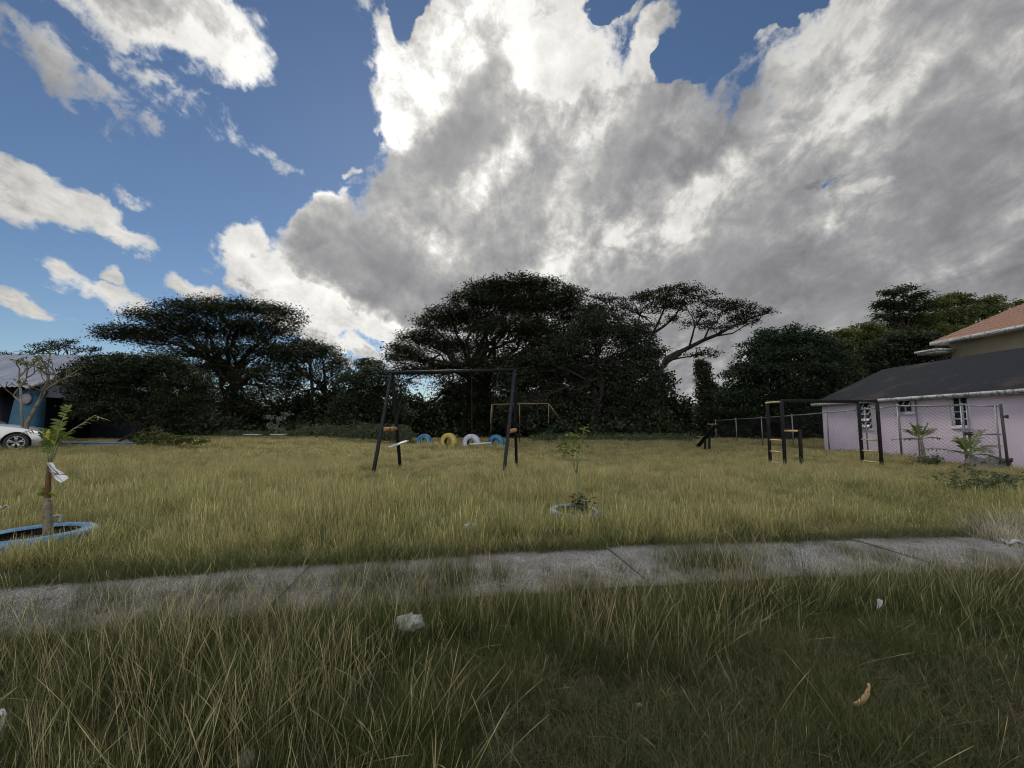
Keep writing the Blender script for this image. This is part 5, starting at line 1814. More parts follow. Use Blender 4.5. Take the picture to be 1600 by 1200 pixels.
# ------------------------------------------------------------------ silver car at the left edge
def car_paint():
    m, nt, out = new_mat('silver_car_paint')
    geo = nt.n.new('ShaderNodeNewGeometry')
    n = nt.noise(geo.outputs['Position'], 2.0, 4.0)
    fl = nt.noise(geo.outputs['Position'], 260.0, 2.0)
    c = nt.mix(n, (0.52, 0.53, 0.55), (0.62, 0.63, 0.65))
    z = nt.node('ShaderNodeSeparateXYZ', Vector=geo.outputs['Position']).outputs[2]
    d = nt.node('ShaderNodeBsdfPrincipled', Base_Color=c, Roughness=nt.smooth(fl, 0.3, 0.7, 0.28, 0.4), Metallic=0.45)
    d.inputs['Coat Weight'].default_value = 0.6
    d.inputs['Coat Roughness'].default_value = 0.08
    nt.l.new(d.outputs[0], out.inputs[0])
    return m


def build_car():
    M['car'] = car_paint()
    M['alloy'] = paint('alloy_rim', (0.42, 0.43, 0.45), 0.35, 0.6, 0.15, 10)
    M['dark_trim'] = paint('dark_trim', (0.012, 0.012, 0.013), 0.6, 0, 0.2, 10)
    m, nt, out = new_mat('headlamp_glass')
    d = nt.node('ShaderNodeBsdfPrincipled', Base_Color=(0.75, 0.78, 0.8), Roughness=0.08, Metallic=0.6)
    d.inputs['Coat Weight'].default_value = 1.0
    nt.l.new(d.outputs[0], out.inputs[0])
    M['lamp'] = m
    wx, wy = at(25, 690, 15.0).x, 15.0             # near front wheel: its outer face
    G = float(hgt(wx, wy + 0.8)) - 0.02
    root = thing('parked_car', 'silver car with five spoke wheels cut off by the left edge', 'car', (wx, wy, G))
    yc = wy + 0.86
    # the car is turned away from the viewer about its near front wheel
    # body stations: x ahead of the front axle, half width, sill z, shoulder z, top z
    st = [(0.84, 0.36, 0.34, 0.46, 0.56), (0.80, 0.56, 0.24, 0.50, 0.63), (0.70, 0.74, 0.19, 0.57, 0.70), (0.55, 0.825, 0.17, 0.64, 0.765), (0.28, 0.865, 0.17, 0.70, 0.83), (0.0, 0.88, 0.17, 0.745, 0.885), (-0.3, 0.88, 0.17, 0.785, 0.93),
          (-0.62, 0.88, 0.17, 0.82, 0.965), (-1.1, 0.88, 0.17, 0.85, 0.94), (-1.9, 0.88, 0.17, 0.87, 0.95), (-2.6, 0.88, 0.17, 0.88, 0.96), (-3.1, 0.87, 0.2, 0.90, 1.0), (-3.45, 0.83, 0.27, 0.90, 1.0), (-3.6, 0.74, 0.38, 0.84, 0.93)]
    ring = []
    for (x, hw, zs, zh, zt) in st:
        sec = [(-hw * 0.86, zs), (-hw * 0.97, zs + 0.1), (-hw, zs + (zh - zs) * 0.5), (-hw * 0.985, zh - 0.02), (-hw * 0.93, zh + (zt - zh) * 0.5), (-hw * 0.74, zt - 0.025), (-hw * 0.4, zt - 0.004), (0, zt)]
        sec = sec + [(-y, z) for (y, z) in sec[-2::-1]]
        ring.append([(wx + x, yc + y, G + z) for (y, z) in sec])
    n = len(ring[0])
    vs = [q for r in ring for q in r]
    qs = []
    for i in range(len(ring) - 1):
        for k in range(n - 1):
            qs.append((i * n + k, i * n + k + 1, (i + 1) * n + k + 1, (i + 1) * n + k))
        qs.append((i * n + n - 1, i * n, (i + 1) * n, (i + 1) * n + n - 1))
    ts = []
    for e, base in ((0, 0), (1, (len(ring) - 1) * n)):
        for k in range(1, n - 1):
            ts.append((base, base + k + 1, base + k) if e else (base, base + k, base + k + 1))
    body = MB().add(vs, qs, ts).build('body', M['car'], root, smooth=True)
    # wheel arches cut through the flanks
    cut = MB()
    for ax in (0.0, -2.6):
        for sy in (-1, 1):
            cut.lathe([(0.0, -0.32), (0.365, -0.32), (0.365, 0.32), (0.0, 0.32)], 36, (wx + ax, yc + sy * 0.86, G + 0.315), Matrix.Rotation(R(90), 3, 'X'))
    cutter = cut.build('cutter', M['dark_trim'])
    bm_ = body.modifiers.new('arch', 'BOOLEAN')
    bm_.object = cutter
    bm_.operation = 'DIFFERENCE'
    bm_.solver = 'EXACT'
    dg = bpy.context.evaluated_depsgraph_get()
    me = bpy.data.meshes.new_from_object(body.evaluated_get(dg))
    body.modifiers.clear()
    body.data = me
    if not me.materials:
        me.materials.append(M['car'])
    me.polygons.foreach_set('use_smooth', np.ones(len(me.polygons), bool))
    es = body.modifiers.new('split', 'EDGE_SPLIT')
    es.split_angle = R(42)
    bpy.data.objects.remove(cutter)
    # cabin
    cb = MB()
    cs = [(-0.62, 0.70, 0.95, 0.955), (-1.15, 0.62, 0.94, 1.28), (-1.45, 0.58, 0.94, 1.40), (-2.0, 0.57, 0.94, 1.44), (-2.6, 0.56, 0.95, 1.39), (-3.0, 0.6, 0.97, 1.2), (-3.35, 0.68, 0.99, 1.0)]
    vs = []
    for (x, hw, zb, zt) in cs:
        vs += [(wx + x, yc - 0.80, G + zb - 0.03), (wx + x, yc - hw, G + zt - 0.02), (wx + x, yc - hw * 0.6, G + zt), (wx + x, yc + hw * 0.6, G + zt), (wx + x, yc + hw, G + zt - 0.02), (wx + x, yc + 0.80, G + zb - 0.03)]
    qs = []
    for i in range(len(cs) - 1):
        for k in range(5):
            qs.append((i * 6 + k, i * 6 + k + 1, (i + 1) * 6 + k + 1, (i + 1) * 6 + k))
    cb.add(vs, qs)
    cb.build('windows', M['glass'], root, smooth=True)
    rf = MB()
    rs = [(-1.40, 0.585, 1.395), (-2.0, 0.585, 1.45), (-2.62, 0.57, 1.40)]
    vs = []
    for (x, hw, z) in rs:
        vs += [(wx + x, yc - hw, G + z - 0.03), (wx + x, yc - hw * 0.5, G + z + 0.015), (wx + x, yc + hw * 0.5, G + z + 0.015), (wx + x, yc + hw, G + z - 0.03)]
    rf.add(vs, [(i * 4 + k, i * 4 + k + 1, (i + 1) * 4 + k + 1, (i + 1) * 4 + k) for i in range(2) for k in range(3)])
    for sy in (-1, 1):
        rf.beam((wx - 0.66, yc + sy * 0.76, G + 0.955), (wx - 1.42, yc + sy * 0.585, G + 1.385), 0.07, 0.05)
        rf.beam((wx - 3.3, yc + sy * 0.70, G + 0.99), (wx - 2.6, yc + sy * 0.57, G + 1.385), 0.12, 0.05)
        rf.beam((wx - 1.95, yc + sy * 0.79, G + 0.94), (wx - 1.95, yc + sy * 0.60, G + 1.40), 0.09, 0.04)
    rf.build('roof', M['car'], root)
    # wheels
    for ax in (0.0, -2.6):
        for sy in (-1, 1):
            c = (wx + ax, yc + sy * 0.78, G + 0.315)
            rot = Matrix.Rotation(R(90 * (1 if sy < 0 else -1)), 3, 'X')
            ty = MB().lathe([(0.215, -0.09), (0.24, -0.1), (0.29, -0.1), (0.313, -0.075), (0.316, 0), (0.313, 0.075), (0.29, 0.1), (0.24, 0.1), (0.215, 0.09)], 40, c, rot).build('wheel', M['rubber'], root, smooth=True)
            rm = MB().lathe([(0.0, 0.05), (0.04, 0.055), (0.05, 0.04)], 16, c, rot)
            rm.lathe([(0.186, 0.03), (0.2, 0.085), (0.216, 0.09), (0.216, 0.075)], 40, c, rot)
            for k in range(5):
                for e in (-0.17, 0.17):
                    a = 2 * math.pi * k / 5 + 0.35
                    p0 = rot @ Vector((0.03 * math.cos(a), 0.03 * math.sin(a), 0.05)) + Vector(c)
                    p1 = rot @ Vector((0.205 * math.cos(a + e), 0.205 * math.sin(a + e), 0.075)) + Vector(c)
                    rm.tube([p0, (p0 + p1) / 2, p1], [0.028, 0.022, 0.021], 6)
            rm.build('rim', M['alloy'], ty, smooth=True)
            MB().lathe([(0.0, 0.01), (0.2, 0.01), (0.2, -0.06), (0.0, -0.06)], 32, c, rot).build('brake_disc', M['dark_trim'], ty)
            lin = MB()
            n = 20
            vs = []
            for k in range(n + 1):
                a = math.pi * k / n
                for y in (-0.2, 0.13):
                    vs.append((c[0] + 0.36 * math.cos(a), c[1] + (-y if sy < 0 else y), c[2] + 0.36 * math.sin(a)))
            vs2 = []
            lin.add(vs, [(2 * k, 2 * k + 2, 2 * k + 3, 2 * k + 1) for k in range(n)])
            yb = c[1] + 0.21 * (1 if sy < 0 else -1)
            disc = [(c[0], yb, c[2])] + [(c[0] + 0.362 * math.cos(2 * math.pi * k / 24), yb, c[2] + 0.362 * math.sin(2 * math.pi * k / 24)) for k in range(24)]
            lin.add(disc, None, [(0, 1 + k, 1 + (k + 1) % 24) for k in range(24)])
            lin.build('arch_liner', M['dark_trim'], root)
    # headlamps swept back along the corners
    for sy in (-1, 1):
        pts = []
        for (x, yy, za, zb) in ((0.855, 0.60, 0.505, 0.575), (0.74, 0.745, 0.535, 0.655), (0.55, 0.83, 0.60, 0.725), (0.36, 0.868, 0.66, 0.75), (0.24, 0.875, 0.71, 0.745)):
            pts.append(((wx + x + 0.012, yc + sy * yy * 1.004, G + za), (wx + x, yc + sy * yy * 0.935, G + zb + 0.012)))
        hl = MB()
        vs = []
        for (a, b) in pts:
            a, b = Vector(a), Vector(b)
            mid = (a + b) / 2 + Vector((0.015, sy * 0.028, 0.008))
            vs += [a, mid, b]
        hl.add([tuple(q) for q in vs], [(3 * i + k, 3 * i + 3 + k, 3 * i + 4 + k, 3 * i + 1 + k) for i in range(4) for k in range(2)])
        hl.build('headlight', M['lamp'], root, smooth=True)
    gr = MB().box((wx + 0.865, yc, G + 0.33), (0.07, 0.78, 0.13))
    gr.build('grille', M['dark_trim'], root, bevel=0.02)
    for sy in (-1, 1):
        MB().tube([(wx - 1.0, yc + sy * 0.84, G + 0.97), (wx - 0.96, yc + sy * 0.97, G + 0.99)], [0.05, 0.075], 8).build('wing_mirror', M['car'], root, smooth=True)
    for sx in (-0.78,):
        for sy in (-1, 1):
            sm = MB().beam((wx + sx, yc + sy * 0.882, G + 0.22), (wx + sx - 0.02, yc + sy * 0.872, G + 0.86), 0.008, 0.006)
            sm.build('door_seam', M['dark_trim'], root)

    root.rotation_euler = (0, 0, R(36))


build_car()


# ------------------------------------------------------------------ litter and small things
def crumple(name, label, cat, c, size, mat, seed, flat=0.6, grp=None):
    rng = np.random.default_rng(seed)
    n, k = 18, 10
    vs, qs = [], []
    ph = rng.uniform(0, 6.28, 12)
    for j in range(k + 1):
        th = math.pi * j / k
        for i in range(n):
            a = 2 * math.pi * i / n
            r = 1 + 0.22 * math.sin(3 * a + ph[0] + 2 * th) + 0.18 * math.sin(5 * a + ph[1] - 3 * th) + 0.14 * math.sin(8 * a + 5 * th + ph[2]) + rng.normal(0, 0.10)
            vs.append((c[0] + size[0] / 2 * r * math.sin(th) * math.cos(a), c[1] + size[1] / 2 * r * math.sin(th) * math.sin(a), c[2] + size[2] / 2 * (r * math.cos(th) * 0.9 + 0.8)))
    for j in range(k):
        for i in range(n):
            qs.append((j * n + i, (j + 1) * n + i, (j + 1) * n + (i + 1) % n, j * n + (i + 1) % n))
    o = MB().add(vs, qs).build(name, mat)
    return tag(o, label, cat, grp)


def scrap(label, c, L, W, rot, mat, seed, name='paper_scrap', cat='litter', tilt=0.3):
    rng = np.random.default_rng(seed)
    n, m = 8, 5
    vs = []
    rm = Matrix.Rotation(rot, 3, 'Z') @ Matrix.Rotation(tilt, 3, 'Y')
    for i in range(n + 1):
        for j in range(m + 1):
            x, y = (i / n - 0.5) * L, (j / m - 0.5) * W * (0.75 + 0.25 * math.sin(i * 1.3 + seed))
            z = 0.02 * math.sin(i * 0.9 + seed) + rng.normal(0, 0.006) + 0.012 * math.cos(j * 1.7)
            vs.append(tuple(rm @ Vector((x, y, z)) + Vector(c)))
    q = [(i * (m + 1) + j, i * (m + 1) + j + 1, (i + 1) * (m + 1) + j + 1, (i + 1) * (m + 1) + j) for i in range(n) for j in range(m)]
    o = MB().add(vs, q).build(name, mat)
    sd = o.modifiers.new('thick', 'SOLIDIFY')
    sd.thickness = 0.004
    return tag(o, label, cat)


b = gp(640, 980, 0.10)
crumple('plastic_bag', 'crumpled clear plastic bag in the grass in front of the path', 'plastic bag', (b.x, b.y, 0.09), (0.15, 0.11, 0.09), M['plastic'], 81)
b = gp(733, 829, 0.10)
crumple('plastic_bag', 'small pale crushed bag in the grass just beyond the path', 'plastic bag', (b.x, b.y, 0.10), (0.13, 0.10, 0.09), M['plastic'], 82)
b = gp(1375, 947, 0.14)
scrap('tiny white scrap caught in the right foreground grass', (b.x, b.y, 0.15), 0.035, 0.02, 0.5, M['paper'], 83, tilt=0.6)
b = gp(1582, 859, 0.06)
scrap('white torn wrapper lying at the right end of the path', (b.x, b.y, 0.13), 0.24, 0.06, 0.15, M['paper'], 84, tilt=0.15)
b = gp(6, 813, 0.1)
scrap('pale scrap in the tall grass behind the blue tyre planter', (b.x, b.y, 0.26), 0.11, 0.035, 0.2, M['paper'], 85, tilt=0.2)
b = gp(90, 820, 0.16)
scrap('white scrap dangling beside the foot of the planted palm', (b.x, b.y, 0.24), 0.11, 0.03, 0.6, M['paper'], 86, tilt=0.9)
b = gp(486, 871, 0.05)
crumple('pebble', 'small white pebble at the far edge of the path', 'pebble', (b.x, b.y, 0.02), (0.05, 0.04, 0.035), M['paper'], 87)
b = gp(385, 1192, 0.02)
crumple('stone', 'brown grey stone in the grass at the bottom of the view', 'stone', (b.x, b.y, 0.0), (0.07, 0.06, 0.06), M['stone'], 88)
b = gp(998, 1101, 0.02)
crumple('pebble', 'pale pebble among the short foreground turf', 'pebble', (b.x, b.y, 0.01), (0.028, 0.022, 0.018), M['stone'], 89)
for (u, v, lab, L) in ((396, 684.5, 'whitish board lying flat in the cut grass before the trees', 0.7), (436, 684.5, 'shorter greyish board lying right of the longer whitish one', 0.62)):
    q = gp(u, v, 0.16)
    q = Vector((at(u, 661, 27.0).x, 27.0, 0))
    zz = float(hgt(q.x, 27.0))
    o = MB().box((q.x, 27.0, zz + 0.25), (L * 1.3, 0.5, 0.07), 0.1).build('board', M['white_board'], bevel=0.008)
    tag(o, lab, 'board')
for (u, v, lab) in ((353, 698, 'white speck of rubbish in the far grass near the low shrub'), (497, 694, 'white speck of rubbish in the far grass left of the swing stand')):
    Y = 20.0 if u < 400 else 23.0
    q = Vector((at(u, 661, Y).x, Y, 0))
    crumple('paper_ball', lab, 'litter', (q.x, Y, float(hgt(q.x, Y)) + 0.22), (0.12, 0.1, 0.09), M['paper'], 90 + u)


def dead_leaf():
    """A dried curled seed pod or leaf standing in the short grass."""
    c = gp(1350, 1087, 0.02)
    mb = MB()
    pts = []
    n = 12
    for i in range(n + 1):
        t = i / n
        u, v = 1334 + 24 * math.sin(t * 1.55), 1101 - 31 * (1 - math.cos(t * 1.57)) - 1.5 * t
        q = np.array(at(u, v, c.y - 0.13 + 0.02 * math.sin(t * 3)))
        pts.append(q)
    vs = []
    for i, q in enumerate(pts):
        t = i / n
        w_ = 0.011 * math.sin(math.pi * min(1, 0.12 + t * 0.95)) + 0.0008
        d = pts[min(i + 1, n)] - pts[max(i - 1, 0)]
        d /= np.linalg.norm(d)
        s = np.cross(d, np.array([0, 1.0, 0]))
        s /= np.linalg.norm(s)
        for k, (e, o) in enumerate(((-1, 0.004), (-0.5, -0.004), (0, 0.002), (0.5, -0.004), (1, 0.004))):
            vs.append(q + s * w_ * e + np.array([0, o + 0.002 * math.sin(i * 2.2), 0]))
    mb.add(vs, [(i * 5 + k, i * 5 + k + 1, (i + 1) * 5 + k + 1, (i + 1) * 5 + k) for i in range(n) for k in range(4)])
    o = mb.build('dead_leaf', M['dead_leaf'], smooth=True)
    o.modifiers.new('thick', 'SOLIDIFY').thickness = 0.003
    tag(o, 'curled tan dead leaf standing in the short turf at right', 'leaf')


dead_leaf()


def left_twist():
    P = [(0, 1145), (4, 1130), (7, 1118), (3, 1110), (-2, 1114), (-6, 1124)]
    c = gp(5, 1150, 0.05)
    mb = MB().tube([at(u, v, c.y + 0.01 * i) for i, (u, v) in enumerate(P)], [0.006, 0.008, 0.009, 0.008, 0.007, 0.004], 7)
    tag(mb.build('plastic_strip', M['cloth'], smooth=True), 'twisted white strip poking up at the left edge of the foreground', 'litter')
    mb = MB().tube([at(u, v, c.y + 0.05) for (u, v) in ((-8, 1106), (4, 1092), (16, 1083), (26, 1074))], [0.006, 0.006, 0.005, 0.002], 6)
    tag(mb.build('dry_stalk', M['frond_dry'], smooth=True), 'thick pale dry stalk leaning at the left edge of the foreground', 'stalk')


left_twist()


def rubble():
    rng = np.random.default_rng(91)
    mb = MB()
    for k in range(46):
        u = rng.uniform(1508, 1566)
        Y = rng.uniform(12.2, 12.7)
        x = at(u, 661, Y).x
        s = rng.uniform(0.08, 0.24)
        m = Matrix.Rotation(rng.uniform(0, 6), 3, 'Z') @ Matrix.Rotation(rng.normal(0, .5), 3, 'X') @ Matrix.Rotation(rng.normal(0, .5), 3, 'Y')
        mb.box((x, Y, rng.uniform(0.02, 0.26)), (s * rng.uniform(.8, 1.6), s, s * rng.uniform(.4, .8)), m)
    n = 16
    vs, qs = [], []
    for i in range(n + 1):
        for j in range(5):
            x0, x1 = at(1500, 661, 12.4).x, at(1572, 661, 12.4).x
            x = x0 + (x1 - x0) * i / n
            z = 0.26 * math.sin(math.pi * i / n) * math.sin(math.pi * j / 4) + 0.05 * (float(vnoise(x * 6, j, 3)) - .5) - 0.03
            vs.append((x, 12.0 + 0.9 * j / 4, z))
    for i in range(n):
        for j in range(4):
            qs.append((i * 5 + j, i * 5 + j + 1, (i + 1) * 5 + j + 1, (i + 1) * 5 + j))
    mb.add(vs, [q[::-1] for q in qs])
    tag(mb.build('rubble', M['rubble'], bevel=0.0), 'heap of grey rubble at the foot of the gate', 'rubble', kind='stuff')


rubble()


# ------------------------------------------------------------------ grass: tufts of real blades, scattered by geometry nodes
def tuft(name, mat, n, spread, h, w_, lean, seed, stalks=0, curve=0.5, seg=4):
    rng = np.random.default_rng(seed)
    mb = MB()
    for k in range(n + stalks):
        st = k >= n
        r, a = spread * math.sqrt(rng.uniform()), rng.uniform(0, 6.283)
        b = np.array([r * math.cos(a), r * math.sin(a), -0.02])
        H = h * rng.uniform(0.5, 1.1) * (1.35 if st else 1)
        az = a + rng.normal(0, 1.0) if rng.uniform() < 0.7 else rng.uniform(0, 6.283)
        ln = abs(rng.normal(0, lean)) * (0.6 if st else 1)
        d = np.array([math.cos(az), math.sin(az), 0])
        fa = rng.uniform(0, 3.1416)
        s = np.array([math.cos(fa), math.sin(fa), 0])
        w0 = w_ * rng.uniform(0.6, 1.3) * (0.55 if st else 1)
        vs, val = [], []
        sg = seg + (2 if st else 0)
        for i in range(sg + 1):
            t = i / sg
            c = b + np.array([0, 0, H * (t - 0.25 * curve * ln * t * t)]) + d * H * ln * (t * (1 - curve) + curve * t * t)
            ww = w0 * (1 - 0.75 * t) if not st else w0 * (0.8 if t < 0.72 else (1.7 if t < 0.95 else 0.5))
            vs += [c - s * ww / 2, c + s * ww / 2]
            val += [t if not st else 0.6 + 0.4 * t] * 2
        mb.add(vs, [(2 * i, 2 * i + 1, 2 * i + 3, 2 * i + 2) for i in range(sg)], None, val)
    o = mb.build(name, mat, attr='along')
    COL.objects.unlink(o)
    return o


def scatter(name, label, pts, rots, scl, pick, tufts, mat):
    """One object: a cloud of points, each carrying a tuft of grass."""
    me = bpy.data.meshes.new(name)
    me.vertices.add(len(pts))
    me.vertices.foreach_set('co', np.asarray(pts, np.float32).ravel())
    for nm, tp, arr in (('rot', 'FLOAT_VECTOR', rots), ('scl', 'FLOAT_VECTOR', scl), ('pick', 'INT', pick)):
        a = me.attributes.new(nm, tp, 'POINT')
        a.data.foreach_set('vector' if tp == 'FLOAT_VECTOR' else 'value', np.asarray(arr, np.int32 if tp == 'INT' else np.float32).ravel())
    me.materials.append(mat)
    o = bpy.data.objects.new(name, me)
    COL.objects.link(o)
    src = bpy.data.collections.new(name + '_tufts')
    for t in tufts:
        src.objects.link(t)
    tr = bpy.data.node_groups.new(name + '_scatter', 'GeometryNodeTree')
    tr.interface.new_socket('Geometry', in_out='INPUT', socket_type='NodeSocketGeometry')
    tr.interface.new_socket('Geometry', in_out='OUTPUT', socket_type='NodeSocketGeometry')
    n, l = tr.nodes, tr.links
    gi, go = n.new('NodeGroupInput'), n.new('NodeGroupOutput')
    ci = n.new('GeometryNodeCollectionInfo')
    ci.inputs['Collection'].default_value = src
    ci.inputs['Separate Children'].default_value = True
    ci.inputs['Reset Children'].default_value = True
    ip = n.new('GeometryNodeInstanceOnPoints')
    ip.inputs['Pick Instance'].default_value = True

    def named(nm, tp):
        a = n.new('GeometryNodeInputNamedAttribute')
        a.data_type = tp
        a.inputs['Name'].default_value = nm
        return a.outputs['Attribute']
    mp = n.new('GeometryNodeMeshToPoints')
    l.new(gi.outputs[0], mp.inputs['Mesh'])
    l.new(mp.outputs['Points'], ip.inputs['Points'])
    l.new(ci.outputs[0], ip.inputs['Instance'])
    l.new(named('pick', 'INT'), ip.inputs['Instance Index'])
    l.new(named('rot', 'FLOAT_VECTOR'), ip.inputs['Rotation'])
    l.new(named('scl', 'FLOAT_VECTOR'), ip.inputs['Scale'])
    l.new(ip.outputs[0], go.inputs[0])
    md = o.modifiers.new('scatter', 'NODES')
    md.node_group = tr
    return tag(o, label, 'grass', kind='stuff')


M['grass_field'] = grass_mat('field_grass', (0.040, 0.064, 0.016), (0.13, 0.162, 0.046), (0.36, 0.36, 0.16), (0.38, 0.34, 0.16), 0.46, 0.48)
M['grass_far'] = grass_mat('far_field_grass', (0.060, 0.078, 0.022), (0.185, 0.19, 0.065), (0.43, 0.40, 0.19), (0.42, 0.365, 0.18), 0.38, 0.48)
M['grass_verge'] = grass_mat('verge_grass', (0.016, 0.030, 0.007), (0.042, 0.066, 0.015), (0.115, 0.135, 0.045), (0.17, 0.155, 0.075), 0.80, 0.42)
M['grass_turf'] = grass_mat('turf_grass', (0.032, 0.050, 0.016), (0.066, 0.095, 0.026), (0.125, 0.15, 0.052), (0.15, 0.125, 0.075), 0.52, 0.38)
M['grass_straw'] = grass_mat('straw_stalks', (0.12, 0.115, 0.05), (0.22, 0.20, 0.10), (0.33, 0.30, 0.17), (0.30, 0.26, 0.14), 0.6, 0.35)
M['grass_pale'] = grass_mat('pale_grass', (0.16, 0.15, 0.08), (0.34, 0.32, 0.22), (0.55, 0.52, 0.42), (0.5, 0.46, 0.36), 0.5, 0.4)


def near_path(x, y, pad=0.0):
    yf = path_far(x)
    return (y < yf + pad) & (y > yf - PATH_W - pad)


def field_points(rng, n, y0, y1, ux=1.26):
    """Random ground points in the wedge the view covers (and a margin to either side)."""
    y = np.sqrt(rng.uniform(y0 ** 2, y1 ** 2, n))
    x = rng.uniform(-1, 1, n) * (y * ux + 0.8)
    return x, y


def build_grass():
    rng = np.random.default_rng(101)
    # ---- tall field grass beyond the path
    tf = [tuft('field_tuft', M['grass_field'], 46, 0.10, 0.34, 0.0052, 0.42, 200 + i, stalks=7) for i in range(5)]
    tf += [tuft('field_tuft', M['grass_far'], 60, 0.16, 0.34, 0.011, 0.4, 210 + i, stalks=9, seg=3) for i in range(4)]
    tf += [tuft('field_tuft', M['grass_far'], 46, 0.10, 0.34, 0.0056, 0.42, 215 + i, stalks=9) for i in range(3)]
    P, Rr, S, K = [], [], [], []

    def put(x, y, hs, ws, pick, tilt=0.10, lean=0.0):
        n = len(x)
        z = hgt(x, y) - 0.01
        P.append(np.stack([x, y, z], 1))
        Rr.append(np.stack([rng.normal(lean, tilt, n), rng.normal(0, tilt, n), rng.uniform(0, 6.283, n)], 1))
        S.append(np.stack([ws, ws, hs], 1))
        K.append(pick)
    keepout = [(float(lc.x), float(lc.y), 0.56), (float(cc.x), float(cc.y), 0.24)]

    def clear(x, y):
        m = np.ones(len(x), bool)
        for (a, b_, r) in keepout:
            m &= (x - a) ** 2 + (y - b_) ** 2 > r * r
        m &= ~((x > PINK.p(0, 0, 0).x - 0.75 + (21.5 - y) * -0.066) & (y < 22.5) & (x > 13.0))
        return m
    for (n, y0, y1, tall, base) in ((9000, 4.0, 8.0, 1.0, 0), (15000, 8.0, 15.0, 1.0, 0), (15000, 15.0, 24.0, 1.0, 5), (13000, 24.0, 37.0, 1.0, 5)):
        x, y = field_points(rng, n, y0, y1)
        ok = (y > path_far(x) + 0.10 * vnoise(x * 5, y * 0, 44) - 0.03) & clear(x, y)
        x, y = x[ok], y[ok]
        big = vnoise(x * 0.45, y * 0.30, 21)
        mid = vnoise(x * 1.6, y * 1.1, 22)
        hh = 0.42 + 0.62 * big + 0.50 * (mid - 0.5)
        hh *= 1 - 0.42 * sstep(y, 8.5, 15.0)
        # low and trampled: the strip along the path, under the swings, round the climbing frame, the cut back part at the left rear
        hh *= 0.55 + 0.45 * sstep(y - path_far(x) + 0.5 * (mid - 0.5), 0.1, 0.6)
        for (cx, cy, rx, ry, k) in ((-1.2, 11.4, 1.7, 0.7, 0.45), (6.6, 12.6, 1.6, 0.8, 0.6), (9.2, 16.5, 2.6, 2.2, 0.45), (9.8, 21.5, 2.0, 1.6, 0.5), (12.5, 12.6, 1.5, 1.2, 0.5)):
            e = ((x - cx) / rx) ** 2 + ((y - cy) / ry) ** 2
            hh *= 1 - k * np.exp(-e)
        hh *= 1 + 1.6 * np.exp(-((x + 2.6) / 2.6) ** 4 - ((y - 20.7) / 0.7) ** 2)
        for (cx, cy, r) in ((float(lc.x), float(lc.y) - 0.35, 0.7), (float(cc.x), float(cc.y) - 0.3, 0.55)):
            hh *= 1 - (0.55 if cx < 0 else 0.25) * np.exp(-((x - cx) ** 2 + (y - cy) ** 2) / (r * r))
        hh *= 0.62 + 0.38 * sstep(vnoise(x * 0.33 + 3, y * 0.22, 55), 0.22, 0.42)
        back = sstep(y, 22.5, 24.5) * sstep(-x, 1.0, 5.0)
        hh *= 1 - 0.45 * back
        thin = rng.uniform(size=len(x)) < (0.55 + 0.6 * mid)
        ok = thin & (hh > 0.15)
        x, y, hh, big = x[ok], y[ok], hh[ok], big[ok]
        pk = base + rng.integers(0, 5 if base == 0 else 4, len(x))
        if base == 0:                                # drier tufts take over with distance
            dry = rng.uniform(size=len(x)) < sstep(y + 4 * (big - 0.5), 5.5, 12.0)
            pk = np.where(dry, 9 + rng.integers(0, 3, len(x)), pk)
        put(x, y, hh * rng.uniform(0.65, 1.3, len(x)), rng.uniform(0.8, 1.25, len(x)), pk)
    scatter('field_grass', 'tall dry yellow green grass filling the field beyond the path', np.concatenate(P), np.concatenate(Rr), np.concatenate(S), np.concatenate(K), tf, M['grass_field'])

    # ---- verge on the near side of the path: long green blades left and along the edge, thin short turf at right
    P, Rr, S, K = [], [], [], []
    tv = [tuft('verge_tuft', M['grass_verge'], 58, 0.065, 0.33, 0.0018, 0.30, 220 + i, stalks=1, curve=0.55, seg=6) for i in range(6)]

    def lush(x, y):
        """1 where the verge is long: the strip along the path and the left side; 0 in the short turf."""
        edge = path_far(x) - PATH_W
        band = 0.62 + 0.35 * (vnoise(x * 0.8, 1.5, 31) - 0.5) - 0.12 * sstep(x, 1.0, 3.0)
        wob = vnoise(x * 2.7, y * 2.7, 38) - 0.5
        a = 1 - sstep(edge - y + 0.4 * wob, band, band + 0.6)
        b_ = sstep(-(x + 0.42 * (y - 1.5)) + 0.7 * wob, -0.25, 0.7)
        c_ = 0.7 * sstep(x - 0.55 * y, 0.55, 1.2)
        return np.maximum(np.maximum(np.maximum(a, b_), c_ * 0.55), 0.16 * (vnoise(x * 3.1, y * 3.1, 39) > 0.55))
    n = 15000
    y = np.sqrt(rng.uniform(0.9 ** 2, 5.0 ** 2, n))
    x = rng.uniform(-1, 1, n) * (y * 1.3 + 0.5)
    ok = (y < path_far(x) - PATH_W - 0.0)
    x, y = x[ok], y[ok]
    lu = lush(x, y)
    mid = vnoise(x * 2.2, y * 2.2, 32)
    ok = rng.uniform(size=len(x)) < (lu * (0.45 + 0.6 * mid))
    x, y, lu, mid = x[ok], y[ok], lu[ok], mid[ok]
    hh = (0.40 + 0.42 * lu) * (0.75 + 0.5 * mid) * rng.uniform(0.75, 1.15, len(x))
    hh *= 0.40 + 0.60 * sstep(path_far(x) - PATH_W - y, 0.0, 0.55)
    put(x, y, hh, rng.uniform(0.8, 1.2, len(x)), rng.integers(0, 6, len(x)), 0.16)
    # thin straw stalks, longer than the rest and leaning every way, standing in loose groups
    ts_ = [tuft('straw_stalks', M['grass_straw'], 0, 0.12, 0.36, 0.0025, 0.75, 250 + i, stalks=5, curve=0.35, seg=5) for i in range(4)]
    n = 520
